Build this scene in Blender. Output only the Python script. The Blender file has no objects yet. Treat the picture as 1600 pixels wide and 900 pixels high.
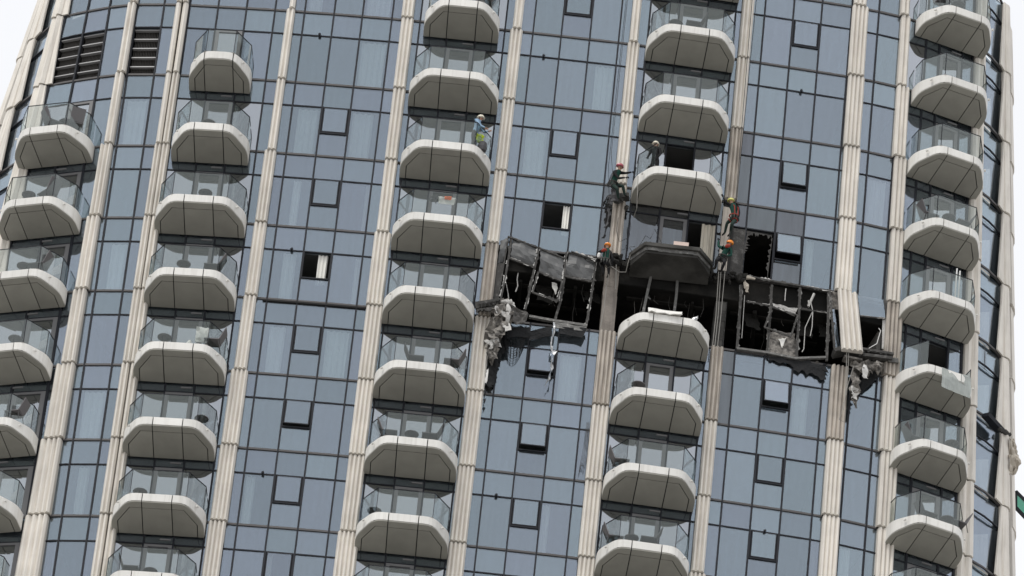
import bpy, bmesh, math, random
from mathutils import Vector, Matrix, noise
R = math.radians
random.seed(7)
S = bpy.context.scene
COL = S.collection

# ------------------------------------------------------------------ camera
ELEV, ROLL, FPX = R(35.0), R(6.2), 16800 * math.tan(R(35.0))
DIST = FPX / 41.3
Z0 = 165.0                                     # height of the photo's centre above the ground
CAM = Vector((0, -DIST * math.cos(ELEV), Z0 - DIST * math.sin(ELEV)))
FW = Vector((0, math.cos(ELEV), math.sin(ELEV)))
RT0 = Vector((1, 0, 0)); UP0 = RT0.cross(FW)
RT = RT0 * math.cos(ROLL) + UP0 * math.sin(ROLL)
UP = -RT0 * math.sin(ROLL) + UP0 * math.cos(ROLL)
cd = bpy.data.cameras.new('camera'); cam = bpy.data.objects.new('camera', cd); COL.objects.link(cam)
m = Matrix.Identity(4)
for i in range(3):
    m[i][0] = RT[i]; m[i][1] = UP[i]; m[i][2] = -FW[i]; m[i][3] = CAM[i]
cam.matrix_world = m
cd.sensor_width = 36; cd.lens = 36 * FPX / 1600; cd.clip_start = 1; cd.clip_end = 6000
S.camera = cam

# ------------------------------------------------------------------ sky, sun, exposure
SUN_EL, SUN_AZ = R(60), R(-36)                 # azimuth from the camera side, towards the left
w = bpy.data.worlds.new('World'); S.world = w; w.use_nodes = True
nt = w.node_tree; nt.nodes.clear()
out = nt.nodes.new('ShaderNodeOutputWorld'); bg = nt.nodes.new('ShaderNodeBackground')
sky = nt.nodes.new('ShaderNodeTexSky'); sky.sky_type = 'NISHITA'; sky.sun_disc = False
sky.sun_elevation = SUN_EL; sky.sun_rotation = R(180) + SUN_AZ
bg.inputs['Strength'].default_value = 0.10
# overcast: the blue sky seen faintly through a bright, softly uneven cloud sheet
tc = nt.nodes.new('ShaderNodeTexCoord'); nz = nt.nodes.new('ShaderNodeTexNoise')
nz.inputs['Scale'].default_value = 3.2; nz.inputs['Detail'].default_value = 5
rp = nt.nodes.new('ShaderNodeValToRGB')
rp.color_ramp.elements[0].position = .3; rp.color_ramp.elements[0].color = (8.1, 8.2, 8.45, 1)
rp.color_ramp.elements[1].position = .75; rp.color_ramp.elements[1].color = (9.9, 9.95, 10.1, 1)
mx = nt.nodes.new('ShaderNodeMix'); mx.data_type = 'RGBA'; mx.inputs[0].default_value = .92
nt.links.new(tc.outputs['Generated'], nz.inputs['Vector']); nt.links.new(nz.outputs[0], rp.inputs[0])
nt.links.new(sky.outputs[0], mx.inputs[6]); nt.links.new(rp.outputs[0], mx.inputs[7])
nt.links.new(mx.outputs[2], bg.inputs['Color']); nt.links.new(bg.outputs[0], out.inputs[0])
sd = bpy.data.lights.new('sun', 'SUN'); sd.energy = 1.5; sd.angle = R(18); sd.color = (1, .96, .9)
sun = bpy.data.objects.new('sun', sd); COL.objects.link(sun)
sdir = Vector((math.sin(SUN_AZ) * math.cos(SUN_EL), -math.cos(SUN_AZ) * math.cos(SUN_EL), math.sin(SUN_EL)))
sun.rotation_euler = sdir.to_track_quat('Z', 'Y').to_euler(); sun.location = (0, -80, 260)
S.view_settings.view_transform = 'Standard'; S.view_settings.look = 'None'
S.view_settings.exposure = 0.2; S.view_settings.gamma = 1
S.render.engine = 'CYCLES'
S.cycles.max_bounces = 7; S.cycles.transparent_max_bounces = 14; S.cycles.diffuse_bounces = 3
S.cycles.glossy_bounces = 4; S.cycles.caustics_reflective = False; S.cycles.caustics_refractive = False


def at(u, v, y):                               # the world point at depth y behind a pixel of the 1600 x 900 photo
    d = FW * FPX + RT * (u - 800) - UP * (v - 450)
    return CAM + d * ((y - CAM.y) / d.y)


def atz(u, v, z):                              # ... at height z (relative to Z0)
    d = FW * FPX + RT * (u - 800) - UP * (v - 450)
    return CAM + d * ((z + Z0 - CAM.z) / d.z)


# ------------------------------------------------------------------ materials
def mat(name, col, rough=.6, metal=0, var=.0, vscale=3., streak=0., streak_col=None, bump=0., bscale=30., coat=0, alt=None, altpos=.5, altscale=1.):
    M = bpy.data.materials.new(name); M.use_nodes = True
    n = M.node_tree; b = n.nodes['Principled BSDF']
    b.inputs['Base Color'].default_value = (*col, 1); b.inputs['Roughness'].default_value = rough
    b.inputs['Metallic'].default_value = metal
    if rough >= .6 and not coat: b.inputs['Specular IOR Level'].default_value = .22
    if coat: b.inputs['Coat Weight'].default_value = coat
    co = n.nodes.new('ShaderNodeTexCoord')
    src = None
    if var or streak or alt:
        base = n.nodes.new('ShaderNodeRGB'); base.outputs[0].default_value = (*col, 1); src = base.outputs[0]

        def mixc(fac_out, colr, src):
            k = n.nodes.new('ShaderNodeMix'); k.data_type = 'RGBA'
            n.links.new(fac_out, k.inputs[0]); n.links.new(src, k.inputs[6]); k.inputs[7].default_value = (*colr, 1)
            return k.outputs[2]

        def noise_fac(scale, lo, hi, amount, zs=1., detail=5):
            mp = n.nodes.new('ShaderNodeMapping'); mp.inputs['Scale'].default_value = (scale, scale, scale * zs)
            ob = n.nodes.new('ShaderNodeObjectInfo'); ad = n.nodes.new('ShaderNodeVectorMath'); ad.operation = 'MULTIPLY_ADD'
            n.links.new(ob.outputs['Random'], ad.inputs[0]); ad.inputs[1].default_value = (37, 61, 23)
            n.links.new(co.outputs['Object'], ad.inputs[2]); n.links.new(ad.outputs[0], mp.inputs[0])
            t = n.nodes.new('ShaderNodeTexNoise'); t.inputs['Scale'].default_value = 1; t.inputs['Detail'].default_value = detail
            n.links.new(mp.outputs[0], t.inputs['Vector'])
            r = n.nodes.new('ShaderNodeMapRange'); r.inputs[1].default_value = lo; r.inputs[2].default_value = hi
            r.inputs[4].default_value = amount
            n.links.new(t.outputs[0], r.inputs[0]); return r.outputs[0]
        if alt: src = mixc(noise_fac(altscale, altpos - .08, altpos + .08, 1.), alt, src)
        if var: src = mixc(noise_fac(vscale, .35, .75, var), tuple(c * .45 for c in col), src)
        if streak: src = mixc(noise_fac(9., .48, .8, streak, .05), streak_col or tuple(c * .4 for c in col), src)
        oi = n.nodes.new('ShaderNodeObjectInfo')
        h = n.nodes.new('ShaderNodeHueSaturation'); rr = n.nodes.new('ShaderNodeMapRange')
        rr.inputs[3].default_value = .93; rr.inputs[4].default_value = 1.05
        n.links.new(oi.outputs['Random'], rr.inputs[0]); n.links.new(rr.outputs[0], h.inputs['Value'])
        n.links.new(src, h.inputs['Color']); n.links.new(h.outputs[0], b.inputs['Base Color'])
    if bump:
        t = n.nodes.new('ShaderNodeTexNoise'); t.inputs['Scale'].default_value = bscale; t.inputs['Detail'].default_value = 4
        n.links.new(co.outputs['Object'], t.inputs['Vector'])
        bp = n.nodes.new('ShaderNodeBump'); bp.inputs['Strength'].default_value = bump; bp.inputs['Distance'].default_value = .05
        n.links.new(t.outputs[0], bp.inputs['Height']); n.links.new(bp.outputs[0], b.inputs['Normal'])
    return M


def glass_mat(name, refl_col, refl, trans_col, grazing=.55, warp=0., rough=.01, vary=.0, dirt=0., dirt_col=(.36, .37, .36)):
    M = bpy.data.materials.new(name); M.use_nodes = True
    n = M.node_tree; n.nodes.clear()
    o = n.nodes.new('ShaderNodeOutputMaterial')
    g = n.nodes.new('ShaderNodeBsdfGlossy'); g.inputs['Roughness'].default_value = rough
    t = n.nodes.new('ShaderNodeBsdfTransparent'); t.inputs['Color'].default_value = (*trans_col, 1)
    mixs = n.nodes.new('ShaderNodeMixShader')
    lw = n.nodes.new('ShaderNodeLayerWeight'); lw.inputs['Blend'].default_value = .45
    mr = n.nodes.new('ShaderNodeMapRange'); mr.inputs[1].default_value = .15; mr.inputs[2].default_value = .95
    mr.inputs[3].default_value = refl; mr.inputs[4].default_value = grazing
    n.links.new(lw.outputs['Facing'], mr.inputs[0]); n.links.new(mr.outputs[0], mixs.inputs[0])
    hs = n.nodes.new('ShaderNodeHueSaturation'); hs.inputs['Color'].default_value = (*refl_col, 1)
    if vary:
        oi = n.nodes.new('ShaderNodeObjectInfo'); rr = n.nodes.new('ShaderNodeMapRange')
        rr.inputs[3].default_value = 1 - vary; rr.inputs[4].default_value = 1 + vary
        n.links.new(oi.outputs['Random'], rr.inputs[0]); n.links.new(rr.outputs[0], hs.inputs['Value'])
        r2 = n.nodes.new('ShaderNodeMapRange'); r2.inputs[3].default_value = .49; r2.inputs[4].default_value = .525
        w2 = n.nodes.new('ShaderNodeMath'); w2.operation = 'FRACT'; w1 = n.nodes.new('ShaderNodeMath'); w1.operation = 'MULTIPLY'
        w1.inputs[1].default_value = 7.31
        n.links.new(oi.outputs['Random'], w1.inputs[0]); n.links.new(w1.outputs[0], w2.inputs[0])
        n.links.new(w2.outputs[0], r2.inputs[0]); n.links.new(r2.outputs[0], hs.inputs['Hue'])
    n.links.new(hs.outputs[0], g.inputs['Color'])
    co = n.nodes.new('ShaderNodeTexCoord')
    if warp:
        tx = n.nodes.new('ShaderNodeTexNoise'); tx.inputs['Scale'].default_value = .9; tx.inputs['Detail'].default_value = 2
        n.links.new(co.outputs['Object'], tx.inputs['Vector'])
        bp = n.nodes.new('ShaderNodeBump'); bp.inputs['Strength'].default_value = warp; bp.inputs['Distance'].default_value = .05
        n.links.new(tx.outputs[0], bp.inputs['Height']); n.links.new(bp.outputs[0], g.inputs['Normal'])
    n.links.new(t.outputs[0], mixs.inputs[1]); n.links.new(g.outputs[0], mixs.inputs[2])
    last = mixs.outputs[0]
    if dirt:
        d = n.nodes.new('ShaderNodeBsdfDiffuse'); d.inputs['Color'].default_value = (*dirt_col, 1)
        mp = n.nodes.new('ShaderNodeMapping'); mp.inputs['Scale'].default_value = (5, 5, .5)
        ob = n.nodes.new('ShaderNodeObjectInfo'); ad = n.nodes.new('ShaderNodeVectorMath'); ad.operation = 'MULTIPLY_ADD'
        n.links.new(ob.outputs['Random'], ad.inputs[0]); ad.inputs[1].default_value = (37, 61, 23)
        n.links.new(co.outputs['Object'], ad.inputs[2]); n.links.new(ad.outputs[0], mp.inputs[0])
        tx = n.nodes.new('ShaderNodeTexNoise'); tx.inputs['Scale'].default_value = 1; tx.inputs['Detail'].default_value = 5
        n.links.new(mp.outputs[0], tx.inputs['Vector'])
        mr2 = n.nodes.new('ShaderNodeMapRange'); mr2.inputs[1].default_value = .3; mr2.inputs[2].default_value = .8
        mr2.inputs[3].default_value = dirt * .35; mr2.inputs[4].default_value = dirt
        n.links.new(tx.outputs[0], mr2.inputs[0])
        m2 = n.nodes.new('ShaderNodeMixShader'); n.links.new(mr2.outputs[0], m2.inputs[0])
        n.links.new(last, m2.inputs[1]); n.links.new(d.outputs[0], m2.inputs[2]); last = m2.outputs[0]
    n.links.new(last, o.inputs[0])
    return M


M = {
    'glass': glass_mat('tinted_glass', (.67, .77, .86), .25, (.78, .83, .85), .62, warp=.12, vary=.08, dirt=.11, dirt_col=(.30, .34, .38)),
    'sooted_glass': glass_mat('sooted_glass', (.64, .71, .78), .25, (.4, .4, .4), .5, warp=.1, vary=.06, dirt=.42, dirt_col=(.10, .10, .10)),
    'door_glass': glass_mat('door_glass', (.83, .88, .93), .41, (.40, .43, .45), .7, vary=.06, dirt=.05),
    'rail_glass': glass_mat('rail_glass', (.92, .98, .96), .045, (.86, .88, .872), .26, vary=.05, dirt=.012),
    'cracked': glass_mat('cracked_glass', (.9, .95, .93), .12, (.8, .83, .81), .4, warp=1., rough=.2, dirt=.75, dirt_col=(.5, .53, .51)),
    'green_glass': glass_mat('green_glass', (.4, .9, .7), .2, (.15, .45, .35), .4, dirt=.2),
    'frame': mat('dark_frame', (.020, .022, .028), .6, bump=.1),
    'transom': mat('brown_grey_transom', (.085, .08, .08), .55, 0, var=.3, vscale=2, bump=.15),
    'door_frame': mat('grey_door_frame', (.17, .17, .175), .5, var=.15, vscale=3),
    'clad': mat('cream_cladding', (.81, .77, .705), .65, var=.26, vscale=1.1, streak=.5, streak_col=(.40, .35, .30), bump=.25, bscale=14),
    'clad_dirty': mat('smoke_stained_cladding', (.56, .51, .45), .7, var=.5, vscale=1.4, streak=.85, streak_col=(.12, .1, .09), bump=.3, bscale=14),
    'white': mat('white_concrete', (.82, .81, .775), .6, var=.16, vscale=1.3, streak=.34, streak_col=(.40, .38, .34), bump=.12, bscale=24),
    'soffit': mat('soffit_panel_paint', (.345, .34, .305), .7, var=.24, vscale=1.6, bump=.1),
    'joint': mat('joint_shadow_gap', (.03, .03, .03), .9),
    'tile': mat('balcony_floor_tile', (.34, .33, .31), .6, var=.2),
    'concrete': mat('bare_concrete', (.085, .083, .078), .85, var=.6, vscale=1.5, alt=(.04, .039, .036), altpos=.52, altscale=.9, bump=.5, bscale=9),
    'concrete_warm': mat('scorched_pier_concrete', (.30, .27, .24), .85, var=.55, vscale=2.6, streak=.5, streak_col=(.06, .05, .05), bump=.5, bscale=9),
    'pier': mat('pier_backing', (.10, .10, .105), .8, var=.3),
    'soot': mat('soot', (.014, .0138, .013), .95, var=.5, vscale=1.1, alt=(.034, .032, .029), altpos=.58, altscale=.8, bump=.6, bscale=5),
    'char': mat('charred_board', (.03, .029, .027), .95, var=.5, vscale=4, bump=.6),
    'soot_grey': mat('sooted_metal', (.075, .073, .07), .75, var=.6, vscale=4, alt=(.16, .155, .15), altpos=.6, altscale=5., bump=.6, bscale=16),
    'ash_metal': mat('burnt_aluminium', (.19, .188, .182), .6, .25, var=.6, vscale=5, alt=(.34, .335, .32), altpos=.6, altscale=7., bump=.6, bscale=20),
    'sheet': mat('dented_grey_sheet', (.125, .128, .13), .55, .1, var=.5, vscale=2.2, bump=.3, bscale=3),
    'insul': mat('torn_insulation', (.33, .31, .285), .95, var=.7, vscale=6, alt=(.10, .095, .09), altpos=.5, altscale=5., bump=1, bscale=15),
    'insul_light': mat('pale_insulation', (.58, .57, .55), .9, var=.4, vscale=8, bump=.8, bscale=18),
    'membrane': mat('black_membrane', (.02, .021, .023), .8, var=.4, bump=.8, bscale=10),
    'net': mat('grey_debris_net', (.14, .135, .13), .95, var=.4, vscale=20),
    'foil': mat('silver_foil', (.55, .56, .57), .35, .7, bump=.8, bscale=12),
    'wall': mat('room_wall', (.34, .33, .31), .9, var=.1),
    'slab': mat('floor_slab', (.16, .16, .16), .9, var=.2),
    'backing': mat('spandrel_backing', (.09, .095, .10), .9),
    'curtain': mat('pale_curtain', (.84, .83, .79), .95, var=.1),
    'curtain_dirty': mat('sooty_curtain', (.58, .54, .46), .95, streak=.9, streak_col=(.10, .09, .07)),
    'louvre': mat('louvre_aluminium', (.38, .38, .385), .5, .3, var=.1),
    'vane': mat('louvre_vane', (.09, .085, .08), .7),
    'grey_weave': mat('grey_furniture', (.16, .155, .16), .7, var=.15, vscale=20),
    'white_metal': mat('white_metal', (.75, .75, .74), .5),
    'wire': mat('dark_wire', (.03, .03, .03), .5),
    'rope': mat('rope_fibre', (.30, .29, .27), .9),
    'rope_dark': mat('dark_rope', (.05, .05, .05), .9),
    'board': mat('pink_board', (.60, .48, .43), .8, var=.15),
    'canvas': mat('cream_canvas', (.55, .50, .43), .9, var=.3, vscale=5, bump=.6, bscale=6),
    'cloth_white': mat('white_cloth', (.82, .81, .79), .9, var=.1),
    'cloth_grey': mat('grey_cloth', (.10, .10, .105), .9, var=.4),
    'orange': mat('orange_print', (.80, .16, .04), .8),
    'lime': mat('lime_plastic', (.50, .62, .03), .6),
    'skin': mat('skin', (.42, .25, .18), .6),
    'black_cloth': mat('black_cloth', (.018, .018, .02), .9, var=.3, vscale=12),
    'green_cloth': mat('dark_green_cloth', (.012, .058, .044), .85, var=.3, vscale=10),
    'green_trouser': mat('green_black_cloth', (.025, .045, .038), .9, var=.4, vscale=10),
    'blue_cloth': mat('light_blue_cloth', (.30, .44, .60), .85, var=.15, vscale=10),
    'grey_trouser': mat('grey_cloth_trouser', (.10, .10, .105), .9, var=.4, vscale=12),
    'helmet_pink': mat('pink_helmet', (.42, .09, .12), .4, coat=.3),
    'helmet_orange': mat('orange_helmet', (.85, .27, .02), .4, coat=.3),
    'helmet_yellow': mat('yellow_helmet', (.68, .66, .18), .4, coat=.3),
    'helmet_white': mat('cream_helmet', (.78, .74, .62), .4, coat=.3),
    'harness': mat('red_harness', (.30, .045, .03), .7),
    'ground': mat('paving_ground', (.36, .35, .335), .9, var=.25, vscale=.05),
    'boot': mat('boot_leather', (.02, .018, .016), .7),
}


# ------------------------------------------------------------------ builders
class MB:
    def __init__(s): s.v = []; s.f = []; s.mi = []

    def add(s, vs, fs, mi=0):
        b = len(s.v); s.v += [tuple(p) for p in vs]
        s.f += [tuple(i + b for i in f) for f in fs]; s.mi += [mi] * len(fs); return s

    def hexa(s, a, mi=0):                      # eight corners: four below (counter-clockwise from above), four above
        return s.add(a, [(3, 2, 1, 0), (4, 5, 6, 7), (0, 1, 5, 4), (1, 2, 6, 5), (2, 3, 7, 6), (3, 0, 4, 7)], mi)

    def box(s, x0, x1, y0, y1, z0, z1, mi=0):
        return s.hexa([(x0, y0, z0), (x1, y0, z0), (x1, y1, z0), (x0, y1, z0), (x0, y0, z1), (x1, y0, z1), (x1, y1, z1), (x0, y1, z1)], mi)

    def bar(s, p, q, wd, dp, face=Vector((0, -1, 0)), mi=0):   # rectangular bar from p to q, wd across, dp towards face
        p = Vector(p); q = Vector(q); d = (q - p).normalized()
        side = d.cross(face).normalized(); nf = side.cross(d).normalized()
        a = side * wd / 2; b = nf * dp / 2
        vs = [p - a - b, p + a - b, p + a + b, p - a + b, q - a - b, q + a - b, q + a + b, q - a + b]
        return s.hexa(vs, mi)

    def tube(s, pts, r, n=6, mi=0, caps=True):
        pts = [Vector(p) for p in pts]; rings = []
        rs = r if isinstance(r, (list, tuple)) else [r] * len(pts)
        up = Vector((.3, .2, 1)).normalized()
        for i, p in enumerate(pts):
            d = (pts[min(i + 1, len(pts) - 1)] - pts[max(i - 1, 0)]).normalized()
            a = d.cross(up)
            if a.length < 1e-3: a = d.cross(Vector((1, 0, 0)))
            a.normalize(); b = d.cross(a)
            rings.append([p + (a * math.cos(t * 2 * math.pi / n) + b * math.sin(t * 2 * math.pi / n)) * rs[i] for t in range(n)])
        vs = [p for g in rings for p in g]; fs = []
        for i in range(len(pts) - 1):
            for t in range(n):
                u = (t + 1) % n; fs.append((i * n + t, i * n + u, i * n + n + u, i * n + n + t))
        if caps: fs += [tuple(range(n))[::-1], tuple(range((len(pts) - 1) * n, len(pts) * n))]
        return s.add(vs, fs, mi)

    def prism(s, poly, z0, z1, mi=0):          # poly counter-clockwise (x, y); z0/z1 numbers or functions of (x, y)
        f0 = z0 if callable(z0) else (lambda x, y: z0); f1 = z1 if callable(z1) else (lambda x, y: z1)
        n = len(poly)
        vs = [(x, y, f0(x, y)) for x, y in poly] + [(x, y, f1(x, y)) for x, y in poly]
        fs = [tuple(range(n))[::-1], tuple(range(n, 2 * n))] + [(i, (i + 1) % n, n + (i + 1) % n, n + i) for i in range(n)]
        return s.add(vs, fs, mi)

    def mesh(s, name, mats):
        me = bpy.data.meshes.new(name); me.from_pydata(s.v, [], s.f)
        for k in (mats if isinstance(mats, (list, tuple)) else [mats]): me.materials.append(k)
        if any(s.mi):
            for p, i in zip(me.polygons, s.mi): p.material_index = i
        bm = bmesh.new(); bm.from_mesh(me); bmesh.ops.recalc_face_normals(bm, faces=bm.faces); bm.to_mesh(me); bm.free()
        me.update(); return me

    def build(s, name, mats, parent=None, loc=None, smooth=False):
        me = s.mesh(name, mats)
        if smooth:
            for p in me.polygons: p.use_smooth = True
        return put(name, me, parent, loc)


WLOC = {}                                      # world location of every object made here (none of the parents but balconies turns)


def put(name, me, parent=None, loc=None, rotz=0):
    o = bpy.data.objects.new(name, me); COL.objects.link(o)
    loc = Vector(loc) if loc is not None else (WLOC[parent.name] if parent and parent.get('_local') else Vector((0, 0, 0)))
    WLOC[o.name] = loc
    if parent:
        o.parent = parent
        o.location = loc - WLOC[parent.name]
    else: o.location = loc
    o.rotation_euler.z = rotz
    return o


def tag(o, label=None, cat=None, group=None, kind=None):
    for k, v in (('label', label), ('category', cat), ('group', group), ('kind', kind)):
        if v: o[k] = v
    return o


def thing(name, label, cat, loc, group=None, rotz=0):
    o = bpy.data.objects.new(name, None); COL.objects.link(o); o.location = loc; o.rotation_euler.z = rotz
    o.empty_display_size = .3
    WLOC[o.name] = Vector(loc); return tag(o, label, cat, group)


def copy_tree(o, parent=None):
    c = o.copy(); COL.objects.link(c)
    if parent: c.parent = parent
    for ch in o.children: copy_tree(ch, c)
    return c


def W(x, y, z): return Vector((x, y, z + Z0))


# ------------------------------------------------------------------ the tower's plan and levels
LV = lambda k: 11.98 - 3.408 * k
PLAN = [(-20.9, 14), (-20.85, 9.5), (-20.55, 5.3), (-19.9, 3.6), (-19.35, 2.78), (-18.85, 2.12), (-17.71, 1.58), (-16.75, 1.16), (-16, .86), (-14.6, .60),
        (-13.63, .46), (-10.3, .17), (-8, .03), (-5.8, -.07), (-3, -.13), (0, -.15), (3.07, -.13), (5.8, 0), (8.63, .18), (10.85, .35), (12.04, .45),
        (13.09, .58), (14.08, .78), (15.0, 1.05), (16.2, 1.55), (17.2, 2.05), (17.88, 2.5), (18.47, 3.29), (18.9, 4.2), (19.12, 6.0), (19.2, 9.5), (19.25, 14)]


def shift(x, z):
    t = max(0, min(1.25, (abs(x) - 15.2) / 4.6 if x > 0 else (-x - 16.3) / 3.5)) ** 1.2
    return (-.37 if x < 0 else .23) * t * (LV(1) - z) / 3.408


def plan_pt(x, z, off=0):                      # point of the glass line whose reference abscissa is x, pushed outwards by off
    for i in range(len(PLAN) - 1):
        (xa, ya), (xb, yb) = PLAN[i], PLAN[i + 1]
        if x <= xb or i == len(PLAN) - 2:
            t = (x - xa) / (xb - xa); break
    y = ya + (yb - ya) * t
    # tangent, smoothed over the neighbouring stretches
    def slope(j):
        j = max(0, min(len(PLAN) - 2, j)); return (PLAN[j + 1][1] - PLAN[j][1]) / (PLAN[j + 1][0] - PLAN[j][0])
    s0 = slope(i); s1 = slope(i + 1) if t > .5 else slope(i - 1)
    sm = s0 + (s1 - s0) * abs(t - .5)
    l = math.hypot(1, sm); nx, ny = sm / l, -1 / l
    return Vector((x + shift(x, z) + nx * off, y + ny * off, z + Z0))


def tangent(x, z):
    a = plan_pt(x - .3, z); b = plan_pt(x + .3, z); return (b - a).normalized()


def outward(x, z):
    t = tangent(x, z); return Vector((t.y, -t.x, 0)).normalized()


tower = thing('residential_tower', 'tall curved residential tower with cream ribbed fins, blue glass and a burnt storey', 'building', (0, 12, 0))
K0, K1 = -2, 9                                 # storeys K0 .. K1-1; storey s lies between level s (top) and level s + 1
SP = 1.10                                      # spandrel height
TW = (0, 0, 0)

# fins: (name index, left/right edge at level 1, left/right edge at level 6)
FINS = [(-20.60, -20.42, -20.60, -20.42), (-20.16, -19.95, -20.16, -19.95), (-19.12, -18.74, -19.12, -18.74), (-16.02, -15.70, -16.60, -16.02), (-14.13, -13.91, -14.20, -13.92), (-13.86, -13.62, -13.86, -13.55),
        (-9.84, -9.52, -10.12, -9.52), (-5.36, -4.88, -5.36, -4.70), (-1.13, -.68, -1.28, -.63), (3.47, 3.90, 3.48, 4.12), (7.72, 8.16, 7.67, 8.20),
        (12.12, 12.72, 12.36, 13.06), (14.07, 14.52, 14.44, 15.10), (17.16, 17.62, 17.16, 17.62), (18.60, 18.80, 18.60, 18.80), (18.98, 19.12, 18.98, 19.12)]


def fin_edges(i, z):
    a1, b1, a6, b6 = FINS[i]; t = (LV(1) - z) / (LV(1) - LV(6)); t = max(-.8, min(1.6, t))
    return a1 + (a6 - a1) * t, b1 + (b6 - b1) * t


BAYS = {                                       # bay: (left fin, right fin, mullions)
    'end_l': (1, 2, []), 'end_l2': (0, 1, []),
    'B0': (2, 3, [-18.65, -17.71, -16.75]), 'G0': (3, 4, [-15.64, -14.60]), 'B1': (5, 6, [-13.6, -12.5, -11.4, -10.29]),
    'G1': (6, 7, [-9.14, -8.0, -6.9, -5.75]), 'B2': (7, 8, [-4.65, -3.55, -2.45, -1.35]), 'G2': (8, 9, [-.26, .84, 1.95, 3.07]),
    'B3': (9, 10, [4.18, 5.3, 6.4, 7.5]), 'G3': (10, 11, [8.63, 9.75, 10.85, 12.02]), 'G4': (11, 12, [13.09, 14.08]),
    'B4': (12, 13, [15.05, 15.62, 16.62, 17.1]), 'end_r': (13, 14, [])}
G_BAYS = ('G0', 'G1', 'G2', 'G3', 'G4')


def pier_x(i, z):
    a, b = fin_edges(i, z); return (a + b) / 2


# burnt openings: panes that are gone; (bay, storey, pane index, row)
GONE = set()
for j in range(6):
    for row in ('s', 'v'):
        GONE.add(('G2', 3, j, row)); GONE.add(('B3', 3, j, row)); GONE.add(('G3', 3, j, row))
        GONE.add(('G4', 3, j, row))
GONE |= {('G3', 2, 1, 'v'), ('G3', 2, 0, 'v'), ('B3', 2, 3, 'v'), ('B3', 1, 2, 'v'), ('B4', 3, 2, 'v'), ('B3', 3, 9, 'v')}
NO_MULL = {('G2', 3), ('B3', 3), ('G3', 3), ('G4', 3)}
# sashes: centre column of G1 and G2, third of G3; how far open (degrees); 'gone' = an empty opening
SASH = {}
for s_ in (1, 2, 4, 6, 7, 8): SASH[('G1', s_)] = 0
SASH[('G1', 3)] = 'gone'; SASH[('G1', 5)] = 7
for s_ in (-1, 1, 6, 7, 8): SASH[('G2', s_)] = 0
SASH[('G2', 2)] = 'gone'; SASH[('G2', 4)] = 10; SASH[('G2', 5)] = 12
for s_ in (-1, 4, 5, 6, 7, 8): SASH[('G3', s_)] = 0
SASH[('G3', 1)] = 8; SASH[('G3', 2)] = 17; SASH[('G3', 4)] = 14
SASH_COL = {'G1': 2, 'G2': 2, 'G3': 2}
SOOT = {('G2', 2, 4), ('B3', 2, 4), ('B3', 2, 2), ('B3', 2, 1), ('G3', 2, 2), ('G3', 2, 0), ('G3', 1, 0), ('B3', 2, 0), ('G3', 4, 0), ('G3', 2, 1), ('G2', 4, 0)}
LOUVRE = {('B0', 0, 2), ('B0', 0, 1), ('G0', 0, 1)}


def strip(mb, xa, xb, z0, z1, o0, o1, n=1, mi=0):   # curved slab between offsets o0 (inner) and o1 (outer)
    for i in range(n):
        a = xa + (xb - xa) * i / n; b = xa + (xb - xa) * (i + 1) / n
        mb.hexa([plan_pt(a, z0, o1), plan_pt(b, z0, o1), plan_pt(b, z0, o0), plan_pt(a, z0, o0),
                 plan_pt(a, z1, o1), plan_pt(b, z1, o1), plan_pt(b, z1, o0), plan_pt(a, z1, o0)], mi)


SOOTED = False


def pane(name, xa, xb, z0, z1, mname='glass', off=.0, th=.024):
    if SOOTED and mname in ('glass', 'door_glass'): mname = 'sooted_glass'
    mb = MB(); strip(mb, xa, xb, z0, z1, off - th, off)
    c = plan_pt((xa + xb) / 2, z0)
    mb.v = [tuple(Vector(p) - c) for p in mb.v]
    return mb.build(name, M[mname], tower, c)


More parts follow.
